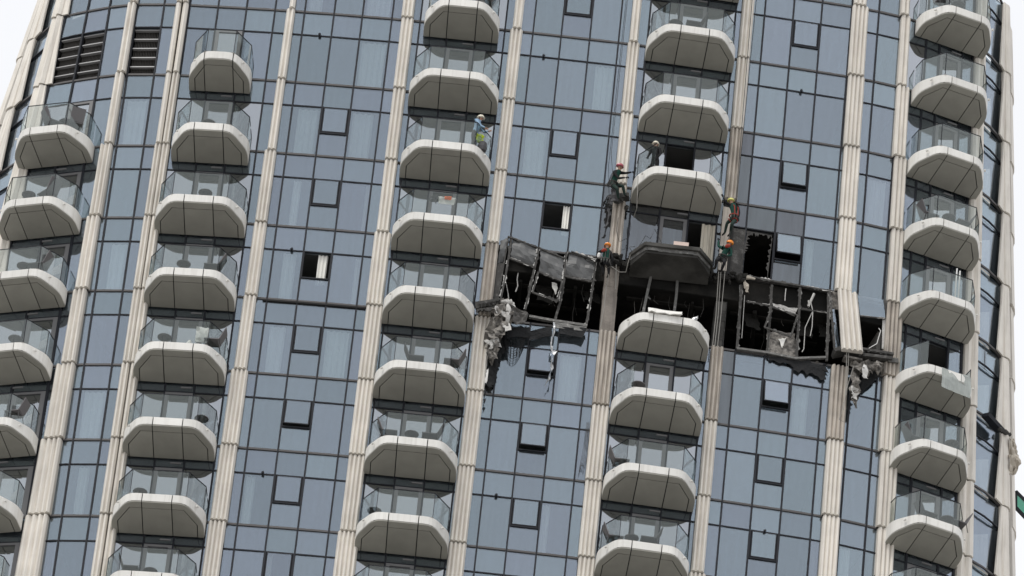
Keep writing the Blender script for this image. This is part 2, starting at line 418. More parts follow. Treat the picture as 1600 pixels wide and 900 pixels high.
for bay, (fi, fj, mull) in BAYS.items():
    g = bay in G_BAYS
    for s in range(K0, K1):
        zt, zb = LV(s), LV(s + 1); zm = (zt + zb) / 2
        xs = [pier_x(fi, zm)] + mull + [pier_x(fj, zm)]
        xs = sorted(x for x in xs if pier_x(fi, zm) - 1e-6 <= x <= pier_x(fj, zm) + 1e-6)
        # transoms
        if not (bay in ('G2', 'B3', 'G3', 'G4') and s == 3):
            mb = MB(); strip(mb, xs[0], xs[-1], zt - SP - .022, zt - SP + .022, -.06, .01 if bay.startswith('end') else .035, 4)
            mb.build('transom', M['frame'], tower)
        if not (s == 3 and bay in ('B3',)):
            mb = MB(); strip(mb, xs[0], xs[-1], zt - .04, zt + .04, -.06, .015 if bay.startswith('end') else .045, 4); mb.build('floor_transom', M['transom'], tower)
        for j in range(len(xs) - 1):
            xa, xb = xs[j], xs[j + 1]
            if xb - xa < .08: continue
            jj = j if g or len(xs) == len(mull) + 2 else j
            wide = xb - xa > .85
            SOOTED = (bay, s, jj) in SOOT
            if (bay, s, jj, 's') not in GONE:
                pane('spandrel_pane', xa + .01, xb - .01, zt - SP + .012, zt - .05)
            if (bay, s, jj) in LOUVRE: continue
            if (bay, s, jj, 'v') in GONE: continue
            z0v, z1v = zb + .05, zt - SP - .012
            if bay in SASH_COL and SASH_COL[bay] == jj and (bay, s) in SASH:
                zs = z1v - 1.18                   # the sash takes the upper half
                pane('vision_pane', xa + .01, xb - .01, z0v, zs - .03)
                a = SASH[(bay, s)]
                mb = MB()
                strip(mb, xa + .0, xb - .0, zs - .05, zs + .0, -.08, .05)
                strip(mb, xa + .0, xa + .055, zs, z1v, -.08, .045); strip(mb, xb - .055, xb, zs, z1v, -.08, .045)
                mb.build('window_frame', M['frame'], tower)
                if a != 'gone':
                    hinge = plan_pt((xa + xb) / 2, z1v, .03)
                    t = tangent((xa + xb) / 2, zm); wd = xb - xa - .16; hgt = z1v - zs - .02
                    mb = MB(); mf = MB()
                    mb.box(-wd / 2 + .03, wd / 2 - .03, -.012, .012, -hgt + .03, -.03)
                    for bx in ((-wd / 2, -wd / 2 + .035, -hgt, 0), (wd / 2 - .035, wd / 2, -hgt, 0), (-wd / 2 + .035, wd / 2 - .035, -hgt, -hgt + .04), (-wd / 2 + .035, wd / 2 - .035, -.035, 0)):
                        mf.box(bx[0], bx[1], -.02, .02, bx[2], bx[3])
                    fr = mf.build('awning_sash', M['frame'], tower, hinge)
                    fr.rotation_euler = (-R(a), 0, math.atan2(t.y, t.x))
                    me = mb.mesh('sash_pane', M['glass']); o = bpy.data.objects.new('sash_pane', me); COL.objects.link(o); o.parent = fr
                    if a > 4: fr['label'] = 'awning sash standing open'
            elif bay.startswith('B') and (s + 1 < {'B0': 2, 'B1': 1}.get(bay, -9) or (bay, s) == ('B1', 0) and jj != 2):
                pane('vision_pane' if wide else 'side_pane', xa + .01, xb - .01, z0v, z1v)
            elif wide and bay.startswith('B') and jj == 2:
                pane('door_pane', xa + .16, xb - .16, z0v + .06, z1v - .10, 'door_glass', -.02)
                mb = MB(); strip(mb, xa + .03, xa + .17, z0v, z1v, -.07, .03); strip(mb, xb - .17, xb - .03, z0v, z1v, -.07, .03)
                strip(mb, xa + .17, xb - .17, z1v - .11, z1v, -.07, .03); strip(mb, xa + .17, xb - .17, z0v, z0v + .07, -.07, .03)
                mb.build('door_frame', M['door_frame'], tower)
            elif bay.startswith('B'):
                pane('balcony_window', xa + .01, xb - .01, z0v, z1v, 'door_glass' if wide else 'glass')
            else:
                pane('vision_pane' if wide else 'side_pane', xa + .01, xb - .01, z0v, z1v)
    for x in mull:                             # mullions run the full height, broken at the burnt storey
        runs = [(LV(K1), LV(K0))]
        if (bay, 3) in NO_MULL: runs = [(LV(K1), LV(4) + .05), (LV(3), LV(K0))]
        for za, zb in runs:
            mb = MB(); n = 6
            for i in range(n):
                z0 = za + (zb - za) * i / n; z1 = za + (zb - za) * (i + 1) / n
                strip(mb, x - .032, x + .032, z0, z1, -.09, .05)
            mb.build('mullion', M['frame'], tower)

# facade restraint buttons on the glass bays
for x in (-8.45, .25, 10.3):
    for s in (0, 3, 6):
        if s == 3 and x > 0: continue
        c = plan_pt(x, LV(s) - SP, .06); mb = MB()
        mb.tube([c + Vector((0, .05, 0)), c + Vector((0, -.05, 0)), c + Vector((0, -.06, 0)), c + Vector((0, -.10, 0))], [.03, .03, .06, .045], 8)
        mb.build('restraint_button', M['frame'], tower)

# louvres in the plant storey
for bay, s, j in sorted(LOUVRE):
    fi, fj, mull = BAYS[bay]; zm = (LV(s) + LV(s + 1)) / 2
    xs = [pier_x(fi, zm)] + mull + [pier_x(fj, zm)]
    xa, xb = xs[j] + .05, xs[j + 1] - .05; z0, z1 = LV(s + 1) + .06, LV(s) - SP - .03
    if bay == 'B0' and j == 2: xa, xb = -17.71 + .05, -16.75 - .05
    mb = MB(); strip(mb, xa, xb, z0, z1, -.45, -.40); back = mb.build('louvre_panel', M['joint'], tower)
    vm = MB(); n = 15
    for i in range(n):
        x = xa + (xb - xa) * (i + .5) / n; strip(vm, x - .014, x + .014, z0, z1, -.36, -.2)
    v = vm.build('vertical_vane', M['vane'], back); v['kind'] = 'stuff'
    for i in range(5):
        z = z0 + (z1 - z0) * (i + .75) / 5
        lm = MB()
        p = [plan_pt(xa, z + .0, -.02), plan_pt(xb, z + .0, -.02), plan_pt(xb, z, -.16), plan_pt(xa, z, -.16)]
        q = [plan_pt(xa, z + .075, -.06), plan_pt(xb, z + .075, -.06), plan_pt(xb, z + .09, -.16), plan_pt(xa, z + .09, -.16)]
        lm.hexa(p + q); lm.build('louvre_blade', M['louvre'], back)

# cladding fins: one ribbed panel per storey, each lapping out over the one below like a shingle
RIB = .158
LOOSE = (11, 3)
FIN_GONE = {(9, 3), (10, 3), (10, 2), LOOSE}


def fin_panel(poly_top, poly_bot, zt, zb, mname, name='cladding_panel'):
    n = len(poly_top); mb = MB()
    vs = [p for p in poly_bot] + [p for p in poly_top]
    c = sum(vs, Vector()) / len(vs)
    mb.add([v - c for v in vs], [tuple(range(n))[::-1], tuple(range(n, 2 * n))] + [(i, (i + 1) % n, n + (i + 1) % n, n + i) for i in range(n)])
    return mb.build(name, M[mname], tower, c)


def fin_profile(xa, xb, z, prot, ribs, deep):
    pts = [plan_pt(xa, z, -.04), plan_pt(xa, z, prot)]
    for r in range(ribs):
        f = lambda t: xa + (xb - xa) * (r + t) / ribs
        pts += [plan_pt(f(.34), z, prot + deep), plan_pt(f(.62), z, prot + deep)]
        pts.append(plan_pt(f(1), z, prot))
    pts.append(plan_pt(xb, z, -.04))
    return pts


for i in range(len(FINS)):
    end = i <= 2 or i >= 13
    for s in range(K0, K1):
        if (i, s) in FIN_GONE: continue
        zt, zb = LV(s) - .055, LV(s + 1)
        ea, eb = fin_edges(i, zt); ba, bb = fin_edges(i, zb)
        wd = ((eb - ea) + (bb - ba)) / 2
        ribs = max(1, round(wd / (RIB if not end else .19)))
        pt_, pb_ = (.17, .235) if not end else (.13, .185)
        jit = random.uniform(-.012, .012)
        # each panel keeps one width; it is set from the middle of its storey and steps at the joints
        mid = (ba + ea) / 2; half = ribs * RIB if not end else wd
        ctr_t = (ea + eb) / 2 * .6 + (ba + bb) / 2 * .4; ctr_b = (ea + eb) / 2 * .4 + (ba + bb) / 2 * .6
        ww = max(wd * .9, min(wd * 1.1, half)) / 2
        mname = 'clad'
        if (i, s) in ((9, 2), (8, 3), (9, 4), (10, 4), (11, 4), (10, 1), (12, 3)): mname = 'clad_dirty'
        top = fin_profile(ctr_t - ww + jit, ctr_t + ww + jit, zt, pt_, ribs, .095 if not end else .095)
        bot = fin_profile(ctr_b - ww + jit, ctr_b + ww + jit, zb, pb_, ribs, .095 if not end else .095)
        fin_panel(top, bot, zt, zb, mname)
        if i in (1, 2, 14):                     # flat tapering wing beside the end fins
            sg = 1 if i < 5 else -1
            xe_t = fin_edges(i, zt)[1 if sg > 0 else 0] - .02 * sg; xe_b = xe_t
            wt, wb = .05 * sg, (.26 if i != 1 else .30) * sg
            vs = []
            for z, wdt in ((zb, wb), (zt, wt)):
                for o_ in (.12, .05):
                    vs += [plan_pt(xe_b, z, o_), plan_pt(xe_b + wdt, z, o_)]
            q = MB().hexa([vs[0], vs[1], vs[3], vs[2], vs[4], vs[5], vs[7], vs[6]])
            q.build('cladding_wing', M['clad'], tower)
    # dark backing behind the joints, and the structural pier
    for s0, s1 in ([(K0, K1)] if i not in (9, 10, 11) else [(K0, 3), (4, K1)]):
        mb = MB()
        for s in range(s0, s1):
            a, b = fin_edges(i, (LV(s) + LV(s + 1)) / 2)
            strip(mb, a + .03, b - .03, LV(s + 1), LV(s), -.5, .12)
        mb.build('pier', M['joint'], tower)
# exposed piers at the burnt storey
for i, mm, xw in ((9, 'concrete_warm', .30), (10, 'concrete', .22)):
    a, b = fin_edges(i, LV(3.5)); c = (a + b) / 2
    mb = MB(); n = 8
    for q in range(n):
        z0 = LV(4) + (LV(3) - LV(4) - .0) * q / n; z1 = LV(4) + (LV(3) - LV(4)) * (q + 1) / n
        if i == 10 and q >= 5: break
        e = random.uniform(-.015, .015)
        strip(mb, c - xw + e, c + xw * .8 + e, z0, z1, -.5, .02 + e)
    mb.build('pier', M[mm], tower)['label'] = 'bare concrete pier stripped of its cladding'
a, b = fin_edges(10, LV(2.5)); mb = MB(); strip(mb, a - .02, b - .16, LV(3) + .1, LV(2) - .35, .04, .16); mb.build('backing_sheet', M['clad_dirty'], tower)
mb = MB(); strip(mb, b - .12, 8.62, LV(3), LV(2) - SP - .1, -.02, .05, 2); mb.build('backing_sheet', M['soot_grey'], tower)['label'] = 'soot blackened backing sheet'

# floors, rooms
def lining(xa, xb, zb, zt, depth, mname, name):
    mb = MB(); n = max(2, int((xb - xa) / 1.2))
    strip(mb, xa, xb, zt - .04, zt, -depth, -.14, n); strip(mb, xa, xb, zb, zb + .04, -depth, -.14, n)
    strip(mb, xa, xb, zb + .04, zt - .04, -depth, -depth + .05, n)
    strip(mb, xa, xa + .05, zb + .04, zt - .04, -depth + .05, -.2); strip(mb, xb - .05, xb, zb + .04, zt - .04, -depth + .05, -.2)
    return mb.build(name, M[mname], tower)


for k in range(K0, K1 + 1):
    mb = MB(); strip(mb, -20.3, 18.8, LV(k) - .95, LV(k) - .06, -6.5, -.24, 34); mb.build('floor_slab', M['slab'], tower)
    if k < K1:
        mb = MB()
        if k == 3:
            strip(mb, -20.3, -1.2, LV(k) - SP, LV(k) - .02, -.22, -.16, 16); mb.build('spandrel_backing', M['backing'], tower)
            mb = MB(); strip(mb, 14.6, 18.8, LV(k) - SP, LV(k) - .02, -.22, -.16, 6)
        else: strip(mb, -20.3, 18.8, LV(k) - SP, LV(k) - .02, -.22, -.16, 34)
        mb.build('spandrel_backing', M['backing'], tower)
mb = MB(); strip(mb, -20.3, 18.8, LV(K1), LV(K0), -6.6, -6.4, 34); mb.build('core_wall', M['wall'], tower)
for i in range(3, 14):
    if i in (4,): continue
    mb = MB(); x = FINS[i][0] + .15
    for s in range(K0, K1):
        if s == 3 and i in (9, 10, 11): continue
        strip(mb, x - .08, x + .08, LV(s + 1) + .0, LV(s) - .97, -6.4, -.55)
    mb.build('partition_wall', M['wall'], tower)
# soot lining inside the burnt storey and the burnt room above it
lining(-1.05, 14.7, LV(4) - .04, LV(3) - .96, 6.2, 'soot', 'burnt_room')
lining(8.25, 12.3, LV(3) - .04, LV(2) - .98, 6.0, 'soot', 'burnt_room')
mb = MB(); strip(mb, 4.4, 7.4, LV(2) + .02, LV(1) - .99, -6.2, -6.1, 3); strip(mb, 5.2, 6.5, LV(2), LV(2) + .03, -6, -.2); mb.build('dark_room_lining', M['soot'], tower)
# soot blown over the slab edge at the burnt storey
mb = MB(); strip(mb, -.7, 14.2, LV(4) - .32, LV(4) - .02, -.22, -.1, 12); mb.build('slab_edge', M['soot'], tower)
mb = MB(); strip(mb, -.7, 14.2, LV(3) - .98, LV(3) - .07, -.3, -.12, 12); mb.build('slab_edge', M['soot'], tower)
mb = MB(); strip(mb, 7.95, 8.2, LV(4), LV(3), -1.2, -.3); mb.build('burnt_room_wall', M['soot_grey'], tower)

# the storeys below the photo's edge and the body behind
mb = MB(); n = 30
prev = None
ring = [plan_pt(-20.6 + 39.6 * i / 40, LV(K1), -.2) for i in range(41)]
poly = [(p.x, p.y) for p in ring] + [(18, 30), (-19.5, 30)]
mb.prism(poly, 0.0, LV(K1) + Z0 - .02); mb.build('lower_storeys', M['backing'], tower)
mb = MB(); 
for k in range(K0, K1):
    q = []
    for z in (LV(k + 1), LV(k)):
        l, r = plan_pt(-20.8, z, -.25), plan_pt(19.18, z, -.25)
        q += [(l.x, 9.6, z + Z0), (r.x, 9.6, z + Z0), (r.x - 1, 30, z + Z0), (l.x + 1, 30, z + Z0)]
    mb.hexa(q)
mb.build('rear_wing', M['clad'], tower)

# ------------------------------------------------------------------ balconies
def rounded(poly, r, n=4):
    outp = []
    for i, p in enumerate(poly):
        a, b, c = Vector(poly[i - 1]), Vector(p), Vector(poly[(i + 1) % len(poly)])
        if i in (0, len(poly) - 1): outp.append(tuple(p)); continue
        da = (a - b).normalized(); dc = (c - b).normalized()
        rr = min(r, (a - b).length * .45, (c - b).length * .45)
        for t in range(n + 1):
            t /= n; q0 = b + da * rr; q1 = b + dc * rr
            outp.append(tuple((1 - t) ** 2 * q0 + 2 * t * (1 - t) * b + t * t * q1))
    return outp


def clip(poly, ax, s):                         # keep s * x <= s * ax
    o = []
    for i in range(len(poly)):
        p, q = poly[i], poly[(i + 1) % len(poly)]
        ip, iq = s * (p[0] - ax) <= 1e-9, s * (q[0] - ax) <= 1e-9
        if ip: o.append(p)
        if ip != iq:
            t = (ax - p[0]) / (q[0] - p[0]); o.append((ax, p[1] + (q[1] - p[1]) * t))
    return o


BD = 1.62                                      # balcony depth
zs_ = lambda x, y: -.74 + (.36) * min(1, -y / BD)   # sloping soffit, deeper at the wall
BCACHE = {}


def balcony_meshes(wd):
    if wd in BCACHE: return BCACHE[wd]
    h = wd / 2; ch = min(.62, h * .5)
    out_ = [(-h, 0), (-h, -.68), (-h + ch, -BD), (h - ch, -BD), (h, -.68), (h, 0)]
    outr = rounded(out_, .34)
    ins = [(-h + .26, -.0), (-h + .26, -.60), (-h + ch + .10, -BD + .32), (h - ch - .10, -BD + .32), (h - .26, -.60), (h - .26, -.0)]
    J = min(.555, h * .5); GP = .018
    L = []
    # cast body pieces (fascia), three across with open joints
    cuts = [(-99, -J - GP), (-J + GP, J - GP), (J + GP, 99)]
    for a, b in cuts:
        p = clip(clip(outr, a, -1), b, 1)
        mb = MB(); mb.prism(p, lambda x, y: zs_(x, y) + .06, 0)
        L.append(('fascia_panel', mb.mesh('fascia_panel', M['white'])))
    # core that closes the joints
    k = [(-h + .05, -.02), (-h + .08, -.64), (-h + ch + .03, -BD + .08), (h - ch - .03, -BD + .08), (h - .08, -.64), (h - .08, -.02)]
    mb = MB(); mb.prism(k, lambda x, y: zs_(x, y) + .036, -.03); L.append(('slab_core', mb.mesh('slab_core', M['joint'])))
    # soffit: border strips and inner panels, recessed joints between
    inn = [(x, y - 0) for x, y in ins]
    for a, b in cuts:
        p = clip(clip(inn, a, -1), b, 1)
        p = [(x, min(y, -.012)) for x, y in p]
        if len(p) < 3: continue
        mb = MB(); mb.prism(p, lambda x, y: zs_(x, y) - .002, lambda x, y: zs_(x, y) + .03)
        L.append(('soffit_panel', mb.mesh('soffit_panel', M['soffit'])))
    gi = .034
    o2 = [(x * (1 - .004), y + .003) for x, y in out_]
    i2 = [(-h + .26 - gi, 0), (-h + .26 - gi, -.60 - gi * .4), (-h + ch + .10 - gi * .4, -BD + .32 - gi), (h - ch - .10 + gi * .4, -BD + .32 - gi), (h - .26 + gi, -.60 - gi * .4), (h - .26 + gi, 0)]
    o3 = rounded(o2, .34, 4); i3 = []
    seg = 5
    i3.append(i2[0])
    for q in range(1, 5): i3 += [i2[q]] * seg
    i3.append(i2[5])
    for a, b in cuts:
        mb = MB()
        for q in range(len(o3) - 1):
            quad = [o3[q], o3[q + 1], i3[q + 1], i3[q]]
            if (Vector(i3[q]) - Vector(i3[q + 1])).length < 1e-6: quad = quad[:3]
            quad = clip(clip(quad, a, -1), b, 1)
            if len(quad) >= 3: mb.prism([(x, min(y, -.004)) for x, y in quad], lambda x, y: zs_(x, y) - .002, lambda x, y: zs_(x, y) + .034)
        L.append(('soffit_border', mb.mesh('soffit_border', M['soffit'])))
    mb = MB(); mb.prism([(x * .96, y * .97) for x, y in out_], .003, .02); L.append(('floor_tiles', mb.mesh('floor_tiles', M['tile'])))
    sp = MB(); vx = Vector((ch, -(BD - .68))).normalized()
    c = Vector((h - ch * .45, -.68 - (BD - .68) * .55))
    nrm = Vector((vx.y, -vx.x)); nrm = Vector((BD - .68, -ch)).normalized()
    L.append(('drain_spout', None, c, nrm))
    # balustrade
    rp = [(-h + .1, -.03), (-h + .1, -.62), (-h + ch + .05, -BD + .1), (h - ch - .05, -BD + .1), (h - .1, -.62), (h - .1, -.03)]
    G = []
    for q in range(5):
        a, b = Vector(rp[q]), Vector(rp[q + 1]); d = (b - a).normalized() * .012; nn = Vector((d.y, -d.x)) * .5
        a2, b2 = a + d, b - d
        mb = MB(); mb.prism([a2 - nn, b2 - nn, b2 + nn, a2 + nn], .02, 1.10)
        rl = MB(); wv = nn.normalized() * .013
        rl.prism([a - wv, b - wv, b + wv, a + wv], 1.10, 1.125)
        for e in (a2, ):
            if q in (1, 2, 3, 4): rl.prism([(e.x - .011, e.y - .011), (e.x + .011, e.y - .011), (e.x + .011, e.y + .011), (e.x - .011, e.y + .011)], .02, 1.10)
        G.append((mb.mesh('glass_panel', M['rail_glass']), rl.mesh('rail', M['frame'])))
    BCACHE[wd] = (L, G); return BCACHE[wd]


REFL_BAR = MB().box(-.2, .2, -.05, .0, -.03, .03).mesh('reflection_bar', M['door_frame'])  # grey box standing in for a soffit fixture's reflection in the glass
SPOUT = MB().box(-.05, .05, -.07, .0, -.03, .02).mesh('drain_spout', M['white'])
BAL = {}                                       # (column, level) -> (balcony object, world centre, rotation)


def balcony(colname, k, x, wd, skip=(), label=None):
    z = LV(k)
    c = plan_pt(x, z, .07); t = tangent(x, z)
    if colname in ('B1', 'B2', 'B3'): c = Vector((x, plan_pt(x, z).y - .07, z + Z0))
    ang = math.atan2(t.y, t.x)
    if colname == 'B0': ang = R(-20)
    if colname == 'B4': ang = R(21)
    L, G = balcony_meshes(wd)
    o = bpy.data.objects.new('balcony', None); COL.objects.link(o); o.parent = tower; WLOC[o.name] = c
    o.location = c - WLOC[tower.name]; o.rotation_euler.z = ang; o.empty_display_size = .3
    if label: o['label'] = label

    def sub(name, me, loc=(0, 0, 0), rz=0):
        q = bpy.data.objects.new(name, me); COL.objects.link(q); q.parent = o; q.location = loc; q.rotation_euler.z = rz; return q
    for it in L:
        if it[0] == 'drain_spout':
            for sx in (-1, 1):
                sub('drain_spout', SPOUT, (it[2].x * sx, it[2].y, -.17), math.atan2(it[3].y, it[3].x * sx) + math.pi / 2)
        else: sub(it[0], it[1])
    sub('reflection_bar', REFL_BAR, (.3, -.06, -.98))
    for q, (gm, rm) in enumerate(G):
        if q in skip: continue
        sub('glass_panel', gm); sub('rail', rm)
    BAL[(colname, k)] = (o, c, ang); return o


for k in range(2, 9): balcony('B0', k, -17.74, 3.0 if k == 2 else 3.1)
for k in range(1, 9): balcony('B1', k, -12.0, 2.36 if k == 1 else 2.95 if k == 2 else 3.44)
for k in range(-1, 9): balcony('B2', k, -3.02, 2.9 if k <= 0 else 3.44)
for k in range(-1, 9):
    if k == 3: continue
    skip = (0, 1, 2, 3, 4) if k == 4 else (2,) if k in (2, 5) else ()
    balcony('B3', k, 5.86, 3.44, skip, 'balcony whose glass balustrade is gone' if k == 4 else None)
for k in range(-2, 9): balcony('B4', k, 16.0, 3.0, (2, 3) if k == 4 else ())

# the stripped balcony over the burnt storey: bare slab with a thin rim
c = Vector((5.86, -.07, LV(3) + Z0)); o = bpy.data.objects.new('balcony', None); COL.objects.link(o); o.parent = tower; WLOC[o.name] = c
o.location = c - WLOC[tower.name]; o['label'] = 'scorched bare concrete balcony with no cladding or railing'
hb = 1.6
rim = [(-hb, .1), (-hb, -.55), (-hb + .55, -1.42), (hb - .55, -1.42), (hb, -.55), (hb, .1)]
low = [(-hb + .1, .1), (-hb + .1, -.5), (-hb + .62, -1.28), (hb - .62, -1.28), (hb - .1, -.5), (hb - .1, .1)]
mb = MB(); mb.prism(rim, -.15, 0); q = mb.build('slab_rim', M['concrete'], None); q.parent = o
mb = MB(); mb.prism([(x * 1.02, y * 1.02) for x, y in low], -.30, -.152); q = mb.build('slab_edge', M['ash_metal'], None); q.parent = o
mb = MB(); mb.prism(low, lambda x, y: -.62 + .22 * min(1, max(0, -y) / 1.3), -.302); q = mb.build('slab_core', M['concrete'], None); q.parent = o
for xx in (-.72, .62):
    mb = MB(); mb.box(xx - .2, xx + .2, -1.335, -1.27, -.30, -.16); q = mb.build('fixing_bracket', M['ash_metal'], None); q.parent = o

# ------------------------------------------------------------------ ground far below
mb = MB(); mb.add([(-4000, -4000, 0), (4000, -4000, 0), (4000, 4000, 0), (-4000, 4000, 0)], [(0, 1, 2, 3)])
tag(mb.build('ground', M['ground']), kind='structure')


# ------------------------------------------------------------------ broken facade
def onwall(u, v, off=.1):                      # the point at off in front of the glass line behind a pixel
    y = 0.0
    for _ in range(6):
        p = at(u, v, y); yy = None
        xr = p.x - shift(p.x, p.z - Z0)
        for (xa, ya), (xb, yb) in zip(PLAN, PLAN[1:]):
            if xa <= xr <= xb: yy = ya + (yb - ya) * (xr - xa) / (xb - xa)
        y = (yy if yy is not None else 3) - off
    return at(u, v, y)


def jag(mb, p, q, wd, n, side, nrm=Vector((0, -1, 0)), th=.012, mi=0, rnd=random):
    p = Vector(p); q = Vector(q); side = Vector(side).normalized()
    up_ = [p + (q - p) * (i / n) for i in range(n + 1)]
    lo = [a + side * wd * (.12 + .88 * rnd.random() ** 2.2) for a in up_]
    for i in range(n):
        a, b, c, d = up_[i], up_[i + 1], lo[i + 1], lo[i]
        f = nrm * th
        mb.hexa([a, b, c, d, a + f, b + f, c + f, d + f], mi)


def loft(rows, nu, amp, th=.02, seed=0, rag=.0, nrm=Vector((0, -1, 0)), scale=2.2, sub=3):
    """crumpled sheet through rows of (left point, right point); closed shell with thickness"""
    rnd = random.Random(seed); full = []
    for i in range(len(rows) - 1):
        for t in range(sub):
            t /= sub; full.append((rows[i][0].lerp(rows[i + 1][0], t), rows[i][1].lerp(rows[i + 1][1], t)))
    full.append(rows[-1]); g = []
    for r, (a, b) in enumerate(full):
        line = []
        for c in range(nu + 1):
            p = a.lerp(b, c / nu)
            n1 = noise.noise(p * scale + Vector((seed * 3.1, 0, 0))); n2 = noise.noise(p * scale * 2.7 + Vector((0, seed, 5)))
            p = p + nrm * amp * (n1 + .6 * n2)
            if rag and (c in (0, nu) or r in (0, len(full) - 1)):
                p = p + Vector((rnd.uniform(-rag, rag), 0, rnd.uniform(-rag, rag)))
            line.append(p)
        g.append(line)
    m_, n_ = len(g), nu + 1; mb = MB()
    vs = [p for l in g for p in l] + [p - nrm * th for l in g for p in l]; off = m_ * n_; fs = []
    for r in range(m_ - 1):
        for c in range(n_ - 1):
            k = r * n_ + c; q = (k, k + 1, k + n_ + 1, k + n_); fs.append(q); fs.append(tuple(off + x for x in q[::-1]))
    edge = [c for c in range(n_)] + [r * n_ + n_ - 1 for r in range(1, m_)] + [(m_ - 1) * n_ + c for c in range(n_ - 2, -1, -1)] + [r * n_ for r in range(m_ - 2, 0, -1)]
    for i in range(len(edge)):
        a, b = edge[i], edge[(i + 1) % len(edge)]; fs.append((a, off + a, off + b, b))
    mb.add(vs, fs); return mb


def path(pts, off=.1): return [onwall(u, v, off) for u, v in pts]


def bent_bar(pts, wd, dp, mname='ash_metal', name='bent_mullion', off=.12, rags=True, label=None):
    P = path(pts, off) if not isinstance(pts[0], Vector) else pts
    mb = MB()
    for a, b in zip(P, P[1:]):
        d = (b - a).normalized() * .01; mb.bar(a - d, b + d, wd, dp)
    if rags:
        for a, b in zip(P, P[1:]):
            side = (b - a).cross(Vector((0, -1, 0))).normalized(); L_ = (b - a).length
            for sg in (1, -1):
                t = random.uniform(0, .3)
                while t < L_ - .1:
                    l = min(random.uniform(.12, .6), L_ - t); p0 = a + (b - a) * (t / L_); p1 = a + (b - a) * ((t + l) / L_)
                    o_ = side * sg * wd * .42 + Vector((0, -dp * .42, 0))
                    jag(mb, p0 + o_, p1 + o_, random.choice((.03, .045, .08)), max(3, int(l / .06)), side * sg, mi=1 if random.random() < .5 else 0)
                    t += l + random.uniform(.05, .5)
    o = mb.build(name, [M[mname if not rags else 'soot_grey'], M['ash_metal' if len(pts) % 2 else 'insul_light']], tower)
    if label: o['label'] = label
    return o


# left opening: leaning frames, dented spandrel sheets
bent_bar([(799.5, 371), (791, 425), (781.5, 472), (778, 494)], .075, .10)
bent_bar([(794.5, 370), (786, 420), (777.5, 470)], .05, .08, 'soot_grey', rags=False)
bent_bar([(842, 387), (835, 420), (826.5, 460), (820.5, 484)], .085, .10)
bent_bar([(884.5, 397), (881, 440), (875.5, 472), (866.5, 502)], .085, .10)
bent_bar([(931, 405), (927, 440), (922, 475), (915.5, 510)], .085, .10)
bent_bar([(827, 495), (866, 502), (917, 509.5)], .10, .14, name='bent_transom', rags=False)
bent_bar([(796.5, 404), (835, 418)], .07, .08, name='bent_transom', off=.16)
bent_bar([(842, 425), (879, 440)], .07, .08, name='bent_transom', off=.16)
bent_bar([(882, 431.5), (925, 440)], .09, .08, name='bent_transom', off=.16)
bent_bar([(794, 370), (842, 388), (884, 405), (886, 394), (931, 408)], .05, .08, 'soot_grey', 'bent_transom', .16)
sash = bent_bar([(841, 425.5), (832, 457), (871, 471), (878.5, 440)], .07, .06, name='hanging_sash', off=.24, label='empty sash frame hanging aslant in the burnt opening')
for i, (c, mn) in enumerate(([(801, 373), (840.5, 388.5), (835, 416), (797.5, 403)], 'sheet'), ) if False else enumerate([
        ([(801, 373.5), (840.5, 389), (835, 416), (797.5, 403)], 'sheet'), ([(845, 391), (881.5, 406.5), (877.5, 438), (843, 424)], 'sheet'),
        ([(889, 394), (929.5, 408.5), (924.5, 438.5), (883, 430)], 'sheet'), ([(783, 377), (793, 373), (788, 406), (777, 412)], 'sheet')]):
    a, b, c_, d = path(c, .10)
    loft([(a, b), (a.lerp(d, .5) + Vector((0, -.1, 0)), b.lerp(c_, .5) + Vector((0, -.06, 0))), (d, c_)], 6, .09, .012, 40 + i, .03).build('dented_spandrel_panel', M[mn], tower)
a, b, c_, d = path([(776, 413), (787, 410), (777, 470), (767, 480)], .14)
loft([(a, b), (d, c_)], 4, .03, .012, 51, .02).build('dented_side_panel', M['soot_grey'], tower)
# boards folded down under the sill
for pts, nm in (([(828, 517), (864, 509.5), (862, 525), (827, 530)], 'membrane'), ([(876, 511), (916.5, 512.5), (911, 527.5), (874, 521.5)], 'membrane'), ([(866, 503), (917, 510), (916, 517), (867, 512)], 'ash_metal'), ([(790, 513.5), (828, 511), (828, 526), (793, 527)], 'membrane')):
    a, b, c_, d = path(pts, .30)
    loft([(a, b), (d, c_)], 5, .05, .03, hash(pts[0]) % 50, .03).build('folded_sill_board', M[nm], tower)

# right openings
bent_bar([(1158.5, 446), (1155, 500), (1151.5, 545)], .10, .09)
bent_bar([(1163.5, 462), (1161, 500), (1159, 528)], .02, .02, 'insul_light', 'torn_sealant', rags=False)
bent_bar([(1206, 446), (1203.5, 490), (1198.5, 553)], .09, .09, 'soot_grey')
bent_bar([(1250, 450), (1248, 500), (1244.5, 560)], .09, .09, 'soot_grey')
bent_bar([(1294.5, 458), (1294, 500), (1291.5, 564)], .10, .09, 'ash_metal')
bent_bar([(1165.5, 471), (1203, 478)], .05, .06, 'soot_grey', 'bent_transom')
bent_bar([(1249.5, 483), (1294, 489)], .05, .06, 'soot_grey', 'bent_transom')
bent_bar([(1151.5, 545), (1198.5, 551.5), (1243, 560.5), (1290, 559)], .09, .12, 'ash_metal', 'bent_transom', rags=False)
bent_bar([(1168, 432), (1182, 435), (1206, 440), (1300, 456)], .06, .14, 'ash_metal', 'bent_transom')
bent_bar([(1206, 480), (1246.5, 493), (1235.5, 526), (1194.5, 511.5), (1206, 480)], .06, .06, 'soot_grey', 'hanging_sash', .26, label='blackened sash twisted out of the burnt window')
a, b, c_, d = path([(1207, 474), (1245, 482), (1244, 492), (1208, 479)], .3)
loft([(a, b), (d, c_)], 6, .08, .015, 61, .05).build('torn_lining_sheet', M['insul_light'], tower)
